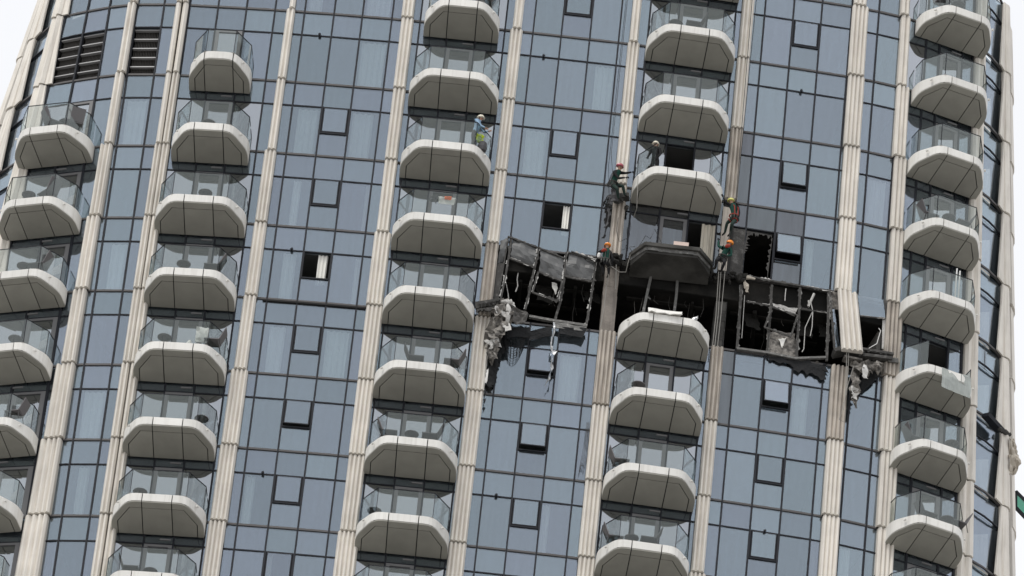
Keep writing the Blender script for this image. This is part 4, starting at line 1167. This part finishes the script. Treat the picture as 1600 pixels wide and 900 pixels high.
tag(loft(rows, 5, .10, .014, 94, .03, scale=5).build('dark_garment', M['cloth_grey']), 'dark garment bunched beside the orange printed shirt', 'garment')
# bare balcony: bent wires, board, black lump
c3 = Vector((5.86, -.07, LV(3) + Z0))
mb = MB(); mb.tube([c3 + Vector((-1.25, -1.05, .0)), c3 + Vector((-1.05, -1.1, .5)), c3 + Vector((-.85, -1.15, .35)), c3 + Vector((-.72, -1.1, .85)), c3 + Vector((-.35, -1.1, .1))], .014, 5); mb.tube([c3 + Vector((-1.5, -.7, 0)), c3 + Vector((-1.62, -.8, .1)), c3 + Vector((-1.4, -.85, .12))], .014, 5)
tag(mb.build('bent_wire', M['wire']), 'bent wires sticking up from the bare concrete balcony', 'wire')
MBx = MB(); MBx.hexa([c3 + Vector(v) for v in ((.05, -.98, .0), (.62, -.98, .0), (.62, -.92, .0), (.05, -.92, .0), (.05, -.78, .62), (.62, -.78, .62), (.62, -.74, .62), (.05, -.74, .62))])
tag(MBx.build('board', M['board']), 'pink board leaning on the bare concrete balcony', 'board')
mb = MB(); mb.tube([c3 + Vector((-.85, -1.1, 0)), c3 + Vector((-.83, -1.1, .12)), c3 + Vector((-.8, -1.1, .2))], [.18, .15, .05], 9); tag(mb.build('dark_sack', M['black_cloth']), 'small black sack among the bent wires', 'sack')
b4 = BAL[('B3', 4)][1]
rows = [(b4 + Vector((-.62, -BD + .25, .14)), b4 + Vector((.55, -BD + .2, .12))), (b4 + Vector((-.68, -BD - .06, .22)), b4 + Vector((.58, -BD - .05, .16))), (b4 + Vector((-.7, -BD - .12, .02)), b4 + Vector((.6, -BD - .1, .01)))]
tag(loft(rows, 8, .05, .07, 95, .03).build('fallen_slab', M['white']), 'broken pale slab lying on the rail-less balcony edge', 'slab')
mb = MB(); mb.tube([b4 + Vector((1.05, -BD + .2, .0)), b4 + Vector((1.1, -BD + .2, .1)), b4 + Vector((1.2, -BD + .15, .16))], [.12, .1, .03], 7); mb.tube([b4 + Vector((.98, -BD + .25, .05)), b4 + Vector((1.2, -BD + .2, .25))], .02, 5)
tag(mb.build('rubble_lump', M['foil']), 'small metal lump on the rail-less balcony edge', 'rubble')
p = on_balcony('B3', 2, .52, -.55); mb = MB(); mb.tube([p, p + Vector((0, 0, .25)), p + Vector((0, 0, .62)), p + Vector((0, 0, .72))], [.12, .13, .13, .05], 10)
tag(mb.build('white_bundle', M['cloth_white'], smooth=True), 'white bundle at the foot of the dark open balcony doorway', 'bundle')
p = on_balcony('B4', 3, .25, -1.3); mb = MB(); mb.tube([p, p + Vector((0, 0, 1.55))], .03, 6); mb.tube([p + Vector((.12, 0, 0)), p + Vector((.12, 0, 1.45))], .03, 6)
tag(mb.build('upright_poles', M['white_metal']), 'two pale poles standing on the balcony above the cracked sheet stack', 'pole')

# ------------------------------------------------------------------ people
def skin_body(name, J, bones, mats, parent, origin, sub=2):
    keys = list(J); idx = {k: i for i, k in enumerate(keys)}
    me = bpy.data.meshes.new(name); me.from_pydata([Vector(J[k][0]) - origin for k in keys], [(idx[a], idx[b]) for a, b, _ in bones], [])
    tmp = bpy.data.objects.new(name, me); COL.objects.link(tmp)
    md = tmp.modifiers.new('Skin', 'SKIN'); md.use_smooth_shade = True
    for k in keys:
        sv = me.skin_vertices[0].data[idx[k]]; r = J[k][1]; sv.radius = r if isinstance(r, tuple) else (r, r); sv.use_root = (k == keys[0])
    ss = tmp.modifiers.new('Sub', 'SUBSURF'); ss.levels = sub; ss.render_levels = sub
    dg = bpy.context.evaluated_depsgraph_get(); dg.update()
    nm = bpy.data.meshes.new_from_object(tmp.evaluated_get(dg)); nm.name = name
    bpy.data.objects.remove(tmp)
    nm.materials.clear()
    for m_ in mats: nm.materials.append(m_)
    segs = [(Vector(J[a][0]) - origin, Vector(J[b][0]) - origin, s, (J[a][1] if not isinstance(J[a][1], tuple) else J[a][1][0])) for a, b, s in bones]
    for p in nm.polygons:
        c = p.center; best, bi = 1e9, 0
        for a, b, s, r in segs:
            d = b - a; t = max(0, min(1, (c - a).dot(d) / max(d.length_squared, 1e-9))); q = (c - (a + d * t)).length - r * .6
            if q < best: best, bi = q, s
        p.material_index = bi; p.use_smooth = True
    o = bpy.data.objects.new(name, nm); COL.objects.link(o)
    if parent: o.parent = parent
    return o


def hand(parent, origin, wrist, tip, mname, curl=.5, name='hand', sidev=Vector((1, 0, 0))):
    wrist = Vector(wrist); d = (Vector(tip) - wrist).normalized(); s = d.cross(Vector((0, 1, 0)))
    if s.length < .2: s = d.cross(sidev)
    s.normalize(); n = s.cross(d).normalized()
    J = {'w': (wrist, .026), 'p': (wrist + d * .05, (.040, .020)), 'k': (wrist + d * .095, (.042, .017))}; B = [('w', 'p', 0), ('p', 'k', 0)]
    o = skin_body(name, J, B, [M[mname]], parent, origin, 1)
    bm = bmesh.new(); bm.from_mesh(o.data)
    mb = MB()
    for q in range(4):
        b = wrist - origin + d * .09 + s * (-.030 + .02 * q); l = (.062, .075, .07, .055)[q]
        mb.tube([b, b + d * l * .5 + n * curl * .01, b + d * l * (1 - .35 * curl) + n * curl * .045], [.010, .0095, .007], 6)
    b = wrist - origin + d * .035 - s * .034; mb.tube([b, b - s * .028 + d * .02, b - s * .034 + d * .058 + n * .012], [.012, .011, .008], 6)
    me2 = mb.mesh('t', M[mname]); bm.from_mesh(me2); bm.to_mesh(o.data); bm.free(); bpy.data.meshes.remove(me2)
    for p in o.data.polygons: p.use_smooth = True
    return o


def person(label, J, shirt, sleeve, trouser, helmet, facing, glove=None, group=None, hard=True, curl=.6, belt='soot_grey'):
    """J: joints in world space. facing: horizontal unit vector of the face"""
    V_ = {k: Vector(v) for k, v in J.items()}
    base = V_['pelvis'].copy(); base.z = min(V_['lankle'].z, V_['rankle'].z) - .08
    root = thing('person', label, 'person', base, group)
    nk, hd = V_['neck'], V_['head']; up_ = (hd - nk).normalized(); f = Vector(facing).normalized()
    sk = {'pelvis': (V_['pelvis'], (.155, .125)), 'waist': (V_['pelvis'].lerp(V_['chest'], .45), (.135, .105)), 'chest': (V_['chest'], (.165, .125)), 'neckb': (V_['chest'].lerp(nk, .75), (.10, .08)), 'neck': (nk, .056),
          'jaw': (nk + up_ * .075 + f * .025, (.062, .075)), 'skull': (nk + up_ * .16 + f * .012, (.078, .095)), 'top': (nk + up_ * .225, (.055, .07))}
    bones = [('pelvis', 'waist', 0), ('waist', 'chest', 0), ('chest', 'neckb', 0), ('neckb', 'neck', 3), ('neck', 'jaw', 3), ('jaw', 'skull', 3), ('skull', 'top', 3)]
    for s in 'lr':
        sk[s + 'sh'] = (V_[s + 'sh'], .072); sk[s + 'el'] = (V_[s + 'el'], .046); sk[s + 'fo'] = (V_[s + 'el'].lerp(V_[s + 'wr'], .4), .045); sk[s + 'wr'] = (V_[s + 'wr'], .031)
        sk[s + 'hip'] = (V_[s + 'hip'], .095); sk[s + 'th'] = (V_[s + 'hip'].lerp(V_[s + 'kn'], .5), .085); sk[s + 'kn'] = (V_[s + 'kn'], .062); sk[s + 'ca'] = (V_[s + 'kn'].lerp(V_[s + 'ankle'], .4), .062); sk[s + 'ankle'] = (V_[s + 'ankle'], .043)
        toe = V_[s + 'ankle'] + (Vector((f.x, f.y, -.35))).normalized() * .17; sk[s + 'toe'] = (toe, (.045, .03))
        bones += [('neckb', s + 'sh', 1), (s + 'sh', s + 'el', 1), (s + 'el', s + 'fo', 1), (s + 'fo', s + 'wr', 1), ('pelvis', s + 'hip', 2), (s + 'hip', s + 'th', 2), (s + 'th', s + 'kn', 2), (s + 'kn', s + 'ca', 2), (s + 'ca', s + 'ankle', 2), (s + 'ankle', s + 'toe', 4)]
    skin_body('body', sk, bones, [M[shirt], M[sleeve], M[trouser], M['skin'], M['boot']], root, base)
    for s in 'lr': hand(root, base, V_[s + 'wr'], V_[s + 'wr'] + (V_[s + 'wr'] - V_[s + 'el']), glove or 'skin', curl, 'glove' if glove else 'hand')
    # face: nose, eyes, mouth, ears
    hc = nk + up_ * .145 + f * .012 - base; sd_ = up_.cross(f).normalized()
    mb = MB(); mb.tube([hc + f * .085 + up_ * .02, hc + f * .112 - up_ * .02, hc + f * .088 - up_ * .03], [.008, .015, .010], 6); mb.build('nose', M['skin'], root, base)
    for sx in (-1, 1):
        mb = MB(); c = hc + f * .082 + sd_ * .032 * sx + up_ * .02; mb.tube([c - f * .01, c + f * .006], [.012, .008], 6); mb.build('eye', M['black_cloth'], root, base)
        mb = MB(); c = hc + sd_ * .085 * sx; mb.tube([c - up_ * .03, c, c + up_ * .03], [.008, .018, .014], 6); mb.build('ear', M['skin'], root, base)
    mb = MB(); mb.tube([hc + f * .086 - up_ * .055 - sd_ * .022, hc + f * .092 - up_ * .055, hc + f * .086 - up_ * .055 + sd_ * .022], .006, 5); mb.build('mouth', M['harness'], root, base)
    mb = MB(); n = 14; rings = []
    c = nk + up_ * .165 - base; sd_ = up_.cross(f).normalized()
    prof = [(.0, .128), (.03, .132), (.07, .122), (.11, .092), (.135, .05), (.145, .004)]
    vs = []
    for h, r in prof:
        for q in range(n):
            a = q * 2 * math.pi / n; e = f * math.cos(a) * r * 1.14 + sd_ * math.sin(a) * r; vs.append(c + up_ * (h + (.02 if False else 0)) + e)
    fs = [(i * n + q, i * n + (q + 1) % n, (i + 1) * n + (q + 1) % n, (i + 1) * n + q) for i in range(len(prof) - 1) for q in range(n)] + [tuple(range(n))[::-1]]
    mb.add(vs, fs); hl = mb.build('helmet', M[helmet], root, base, smooth=True)
    mb = MB(); vs = []
    for o_, h in ((.128, .0), (.142 if hard else .170, -.012)):
        for q in range(7):
            a = (q - 3) * .3; vs.append(c + up_ * (h + .008) + f * math.cos(a) * o_ * 1.12 + sd_ * math.sin(a) * o_)
    vs += [v - up_ * .012 for v in vs]; fs = []
    for q in range(6): fs += [(q, q + 1, 8 + q, 7 + q), (14 + q + 1, 14 + q, 21 + q, 22 + q), (7 + q, 8 + q, 22 + q, 21 + q)]
    mb.add(vs, fs); mb.build('brim', M[helmet], hl, base)
    mb = MB()
    for s in (-1, 1): mb.tube([c + sd_ * .12 * s, c + sd_ * .085 * s - up_ * .09 + f * .02, c - up_ * .145 + f * .045], .008, 5)
    mb.build('chin_strap', M['black_cloth'], hl, base)
    if hard:                                   # climbing harness: belt and leg loops
        pv = V_['pelvis'] - base; ax = (V_['chest'] - V_['pelvis']).normalized(); s1 = ax.cross(f).normalized(); f1 = s1.cross(ax)
        mb = MB(); mb.tube([pv + ax * .06 + (s1 * math.cos(a) * .19 + f1 * math.sin(a) * .155) for a in [q * math.pi / 8 for q in range(17)]], .026, 6, caps=False)
        for s in 'lr':
            h, kk = V_[s + 'hip'] - base, V_[s + 'kn'] - base; d = (kk - h).normalized(); a1 = d.cross(f).normalized(); a2 = a1.cross(d); cc = h + d * .12
            if a1.length < .1: continue
            mb.tube([cc + (a1 * math.cos(a) + a2 * math.sin(a)) * .108 for a in [q * math.pi / 6 for q in range(13)]], .018, 5, caps=False)
        ch = V_['chest'] - base
        for s in (-1, 1): mb.tube([pv + ax * .08 + s1 * .08 * s - f1 * .14, ch + s1 * .09 * s - f1 * .15, ch + ax * .14 + s1 * .09 * s - f1 * .04], .02, 5)
        mb.build('harness', M[belt], root, base)
        mb = MB()
        for q in range(5):
            a = -1.2 + q * .6; c0 = pv + ax * .04 - f1 * .17 * math.cos(a) + s1 * .2 * math.sin(a); mb.tube([c0, c0 - ax * .10, c0 - ax * .18 + f1 * .02], [.018, .03, .012], 6)
        mb.build('tool_loop', M['soot_grey'], root, base)
    return root


def standing(p, facing, lean=0.0, arms=((.05, .28), (.05, .28)), h=1.76):
    f = Vector(facing).normalized(); s = Vector((f.y, -f.x, 0)); k = h / 1.76; p = Vector(p)   # s: the person's right
    def q(fw_, side, z): return p + (f * fw_ + s * side + Vector((0, 0, z))) * k
    J = {'pelvis': q(0, 0, .95), 'chest': q(lean * .4, 0, 1.32), 'neck': q(lean * .6, 0, 1.50), 'head': q(lean * .75, 0, 1.66)}
    for nm, sg, (fw_, dz) in (('l', -1, arms[0]), ('r', 1, arms[1])):
        J[nm + 'sh'] = q(lean * .5, .185 * sg, 1.43); J[nm + 'el'] = q(lean * .5 + fw_ * .4, .25 * sg, 1.14); J[nm + 'wr'] = q(lean * .5 + fw_, .20 * sg, 1.14 - .24 + dz)
        J[nm + 'hip'] = q(0, .09 * sg, .90); J[nm + 'kn'] = q(.02, .10 * sg, .50); J[nm + 'ankle'] = q(-.01, .11 * sg, .085)
    return J


def px(d, f0=None): return {k: at(*v) for k, v in d.items()}


# man in blue on a balcony
bo, bc, ba = BAL[('B2', 2)]
p = on_balcony('B2', 2, .98, -.98)
J = standing(p, (.75, -.35, 0), .22, ((.36, .22), (.40, .10)), 1.74)
person('man in a light blue shirt and cream helmet standing on a balcony', J, 'blue_cloth', 'blue_cloth', 'grey_trouser', 'helmet_white', (.8, -.3, 0), hard=False)
pb = p + Vector((.22, -.1, .62)); rows = [(pb + Vector((-.1, -.06, .22)), pb + Vector((.12, -.06, .22))), (pb + Vector((-.16, -.1, .05)), pb + Vector((.14, -.1, .08))), (pb + Vector((-.08, -.06, -.16)), pb + Vector((.1, -.06, -.12)))]
tag(loft(rows, 5, .10, .05, 96, .04, scale=6).build('lime_pouch', M['lime']), 'lime green pouch at the thigh of the man in blue', 'pouch')
pb = p + Vector((.34, -.22, .16)); mb = MB(); mb.tube([pb + Vector((0, 0, -.16)), pb, pb + Vector((.02, 0, .2)), pb + Vector((.03, 0, .3))], [.17, .2, .16, .06], 9)
tag(mb.build('dark_bag', M['cloth_grey']), 'dark bag on the balcony floor beside the man in blue', 'bag')
# figure in black on the balcony above the bare one
p = on_balcony('B3', 2, -.98, -.62)
J = standing(p, (-.45, -.9, 0), .1, ((.16, .02), (.22, .06)), 1.72)
person('man in black with a cream helmet behind a broken balustrade', J, 'black_cloth', 'black_cloth', 'black_cloth', 'helmet_white', (-.45, -.9, 0), 'black_cloth', hard=False)
# climbers
J = px({'head': (969, 258, -.92), 'neck': (967, 266, -.90), 'chest': (962.5, 274, -.88), 'pelvis': (957, 287, -.80), 'lsh': (959, 268.5, -1.0), 'rsh': (969, 270, -.75), 'lel': (966, 278.5, -1.15), 'lwr': (977, 277.5, -1.15),
        'rel': (978, 270.5, -.95), 'rwr': (987, 269, -1.0), 'lhip': (957, 289, -.92), 'rhip': (960, 289, -.68), 'lkn': (964.5, 295, -1.25), 'lankle': (966, 309, -1.0), 'rkn': (973.5, 291, -.95), 'rankle': (976, 304, -.85)})
person('climber in a dark red helmet and green vest reaching for the balcony', J, 'green_cloth', 'black_cloth', 'green_trouser', 'helmet_pink', (.85, .35, 0), 'black_cloth', 'rope access climbers')
J = px({'head': (949.5, 382, -.80), 'neck': (948.5, 389, -.84), 'chest': (947.5, 395.5, -.88), 'pelvis': (946, 409, -.92), 'lsh': (941, 392, -.88), 'rsh': (954, 394.5, -.88), 'lel': (935, 394.5, -.72), 'lwr': (933.5, 404, -.55),
        'rel': (957, 403, -.95), 'rwr': (956.5, 411.5, -.85), 'lhip': (943, 411, -.92), 'rhip': (949, 411.5, -.92), 'lkn': (940.5, 413, -1.25 + .45), 'lankle': (943, 427, -.75), 'rkn': (951, 415, -1.1 + .3), 'rankle': (951, 429, -.7)})
person('climber in an orange helmet seen from behind at the scorched pier', J, 'green_cloth', 'black_cloth', 'black_cloth', 'helmet_orange', (-.3, .95, 0), 'black_cloth', 'rope access climbers')
J = px({'head': (1142, 313, -.75), 'neck': (1143.5, 319, -.78), 'chest': (1146.5, 326, -.82), 'pelvis': (1147, 340, -.85), 'lsh': (1140, 320, -.85), 'rsh': (1152.5, 322, -.8), 'lel': (1133.5, 316, -.95), 'lwr': (1130, 308.5, -1.0),
        'rel': (1155, 332.5, -.85), 'rwr': (1153.5, 341, -.9), 'lhip': (1144.5, 342, -.85), 'rhip': (1150, 342.5, -.85), 'lkn': (1136, 348.5, -.75), 'lankle': (1132.5, 363.5, -.5), 'rkn': (1143, 350.5, -1.05), 'rankle': (1141, 365, -.6)})
person('climber in a yellow helmet with one arm raised to the balcony', J, 'green_cloth', 'black_cloth', 'green_trouser', 'helmet_yellow', (-.55, .75, 0), 'black_cloth', 'rope access climbers', belt='harness')
J = px({'head': (1141, 379, -1.0), 'neck': (1137.5, 385.5, -.98), 'chest': (1134.5, 391, -.98), 'pelvis': (1128.5, 402.5, -.95), 'lsh': (1128.5, 387.5, -1.02), 'rsh': (1142, 390.5, -.98), 'lel': (1122.5, 384.5, -.85), 'lwr': (1122.5, 375.5, -.75),
        'rel': (1142.5, 399, -1.0), 'rwr': (1135.5, 399.5, -1.2), 'lhip': (1125.5, 403.5, -.95), 'rhip': (1131, 405, -.95), 'lkn': (1119.5, 406, -1.25), 'lankle': (1117.5, 420, -1.0), 'rkn': (1132, 410, -1.35), 'rankle': (1126.5, 424, -1.05)})
person('climber in an orange helmet seated in ropes under the yellow helmet', J, 'green_cloth', 'green_cloth', 'black_cloth', 'helmet_orange', (-.6, -.7, 0), 'black_cloth', 'rope access climbers')
# red pouches on two climbers' shoulders, grey kit bag
for (u, v, y, lb) in ((943.5, 391.5, -1.02, 'small red pouch on the back of the climber at the pier'), (1136.5, 385, -1.18, 'red scarf at the neck of the seated climber')):
    c = at(u, v, y); mb = MB(); mb.tube([c + Vector((-.08, 0, -.05)), c + Vector((0, -.04, 0)), c + Vector((.09, 0, .04))], [.05, .075, .05], 8); tag(mb.build('red_pouch' if u < 1000 else 'red_scarf', M['harness'], smooth=True), lb, 'pouch' if u < 1000 else 'scarf')
c = at(936, 399, -.8); mb = MB(); mb.tube([c + Vector((0, 0, -.1)), c, c + Vector((0, 0, .1))], [.06, .085, .05], 8); tag(mb.build('white_bag', M['cloth_white']), 'small white bag beside the climber at the pier', 'bag')
L_ = [(958, 290), (957, 300), (955, 308), (956, 313)]; R_ = [(966, 291), (968, 300), (968.5, 308), (966, 312)]
tag(loft([(at(*a, -.98), at(*b, -1.02)) for a, b in zip(L_, R_)], 5, .14, .05, 97, .03, scale=4).build('kit_bag', M['cloth_grey']), 'grey kit bag hanging from the red helmeted climber', 'bag')
# perch of broken cladding under the red helmeted climber
mb = MB(); mb.bar(at(958, 310, -.45), at(983, 307.5, -.5), .18, .35); mb.tube([at(960, 314, -.5), at(966, 313, -.6), at(972, 312, -.5)], [.1, .16, .1], 7); mb.tube([at(978, 328, -.3), at(979, 324, -.45), at(981, 323, -.3)], [.06, .1, .05], 6)
tag(mb.build('broken_cladding_stub', M['soot_grey']), 'dark broken stub of cladding under the red helmeted climber', 'rubble')


def rope(pts, r, mname, label):
    mb = MB(); mb.tube(pts, r, 5); return tag(mb.build('rope', M[mname]), label, 'rope', 'climbing ropes')


def hold(u, v, y, x_off, z_top): p = at(u, v, y); return [Vector((p.x + x_off, y + .0, z_top)), p]


TOPZ = LV(-2) + Z0
rope([Vector((at(958, 280, -.62).x - .12, -.55, TOPZ)), at(955, 240, -.55), at(958, 283, -.75)], .010, 'rope_dark', 'dark rope running up the fin above the red helmeted climber')
rope([Vector((at(1150, 330, -.6).x + .1, -.62, TOPZ)), at(1152, 300, -.65), at(1149, 338, -.85)], .014, 'rope_dark', 'dark rope running up the fin above the yellow helmeted climber')
rope([Vector((at(1150, 330, -.6).x - .12, -.66, TOPZ)), at(1147, 345, -.72), at(1129, 401, -1.0)], .014, 'rope_dark', 'dark rope holding the seated climber')
for k, (a, b, lb) in enumerate((((1123, 424), (1118.6, 494), 'leftmost of three pale ropes hanging from the seated climber'), ((1127, 415), (1122, 494), 'middle one of three pale ropes hanging from the seated climber'), ((1134, 411), (1126.3, 494), 'rightmost of three pale ropes hanging from the seated climber'))):
    P0 = at(*a, -.95); P1 = at(*b, -.55); P2 = Vector((P1.x - .02, -.42, LV(4) + Z0 - .3)); rope([at(a[0] + 1, a[1] - 12, -.98), P0, P1, P2], .016, 'rope', lb)
rope([at(997, 275, -1.78), at(996, 305, -1.72), at(995, 325, -1.5), at(990, 340, -.9)], .014, 'rope', 'pale rope looping under the balcony of the man in black')
rope([at(966, 340, -.4), at(963, 360, -.45), at(968, 378, -.4), at(980, 372, -.45), at(986, 356, -.3), at(984, 342, -.3)], .010, 'rope_dark', 'thin dark cable loop beside the fin above the bare balcony')
rope([at(951, 428, -.75), at(948, 445, -.5), at(944, 480, -.4), at(938, 512, -.35)], .016, 'rope', 'pale rope trailing down the scorched pier')
rope([at(955, 416, -.9), at(968, 425, -.8), at(978, 425, -.9), at(981, 412, -1.2), at(985, 398, -1.4)], .016, 'rope', 'pale rope looping from the pier to the bare balcony')
rope([at(963, 410, -.4), at(962.5, 430, -.35), at(962, 452, -.3)], .022, 'rope', 'short pale rope end hanging right of the scorched pier')
mb = MB()
for k in range(5): mb.tube(path([(917 + k, 660), (914 + k * 1.5, 690 + 3 * k), (908 + k * 1.2, 720 + 3 * k), (905 + k, 738 - 4 * k)], .2), .008, 4)
tag(mb.build('loose_cable', M['wire']), 'bundle of thin black wires beside the lower middle fin', 'cable')

# charred lumps at the scorched fins
for pts, lb in (([(1113, 428), (1120, 433), (1128, 430), (1137, 436), (1146, 431), (1157, 437), (1163, 434)], 'charred lumps on the slab edge below the seated climber'), ([(958, 404), (962, 402), (966, 406), (972, 411), (980, 414)], 'charred tuft on the slab edge right of the climber at the pier')):
    mb = MB(); rr = random.Random(len(pts))
    for u, v in pts:
        for q in range(4):
            c = onwall(u + rr.uniform(-4, 4), v + rr.uniform(-5, 7), rr.uniform(.05, .3)); e = rr.uniform(.06, .2)
            d = Vector((rr.uniform(-1, 1), rr.uniform(-.6, .2), rr.uniform(-1, 1))).normalized() * e
            mb.tube([c - d, c, c + d], [e * .3, e * .7, e * .2], 6)
    tag(mb.build('charred_rubble', M['char']), lb, 'rubble')
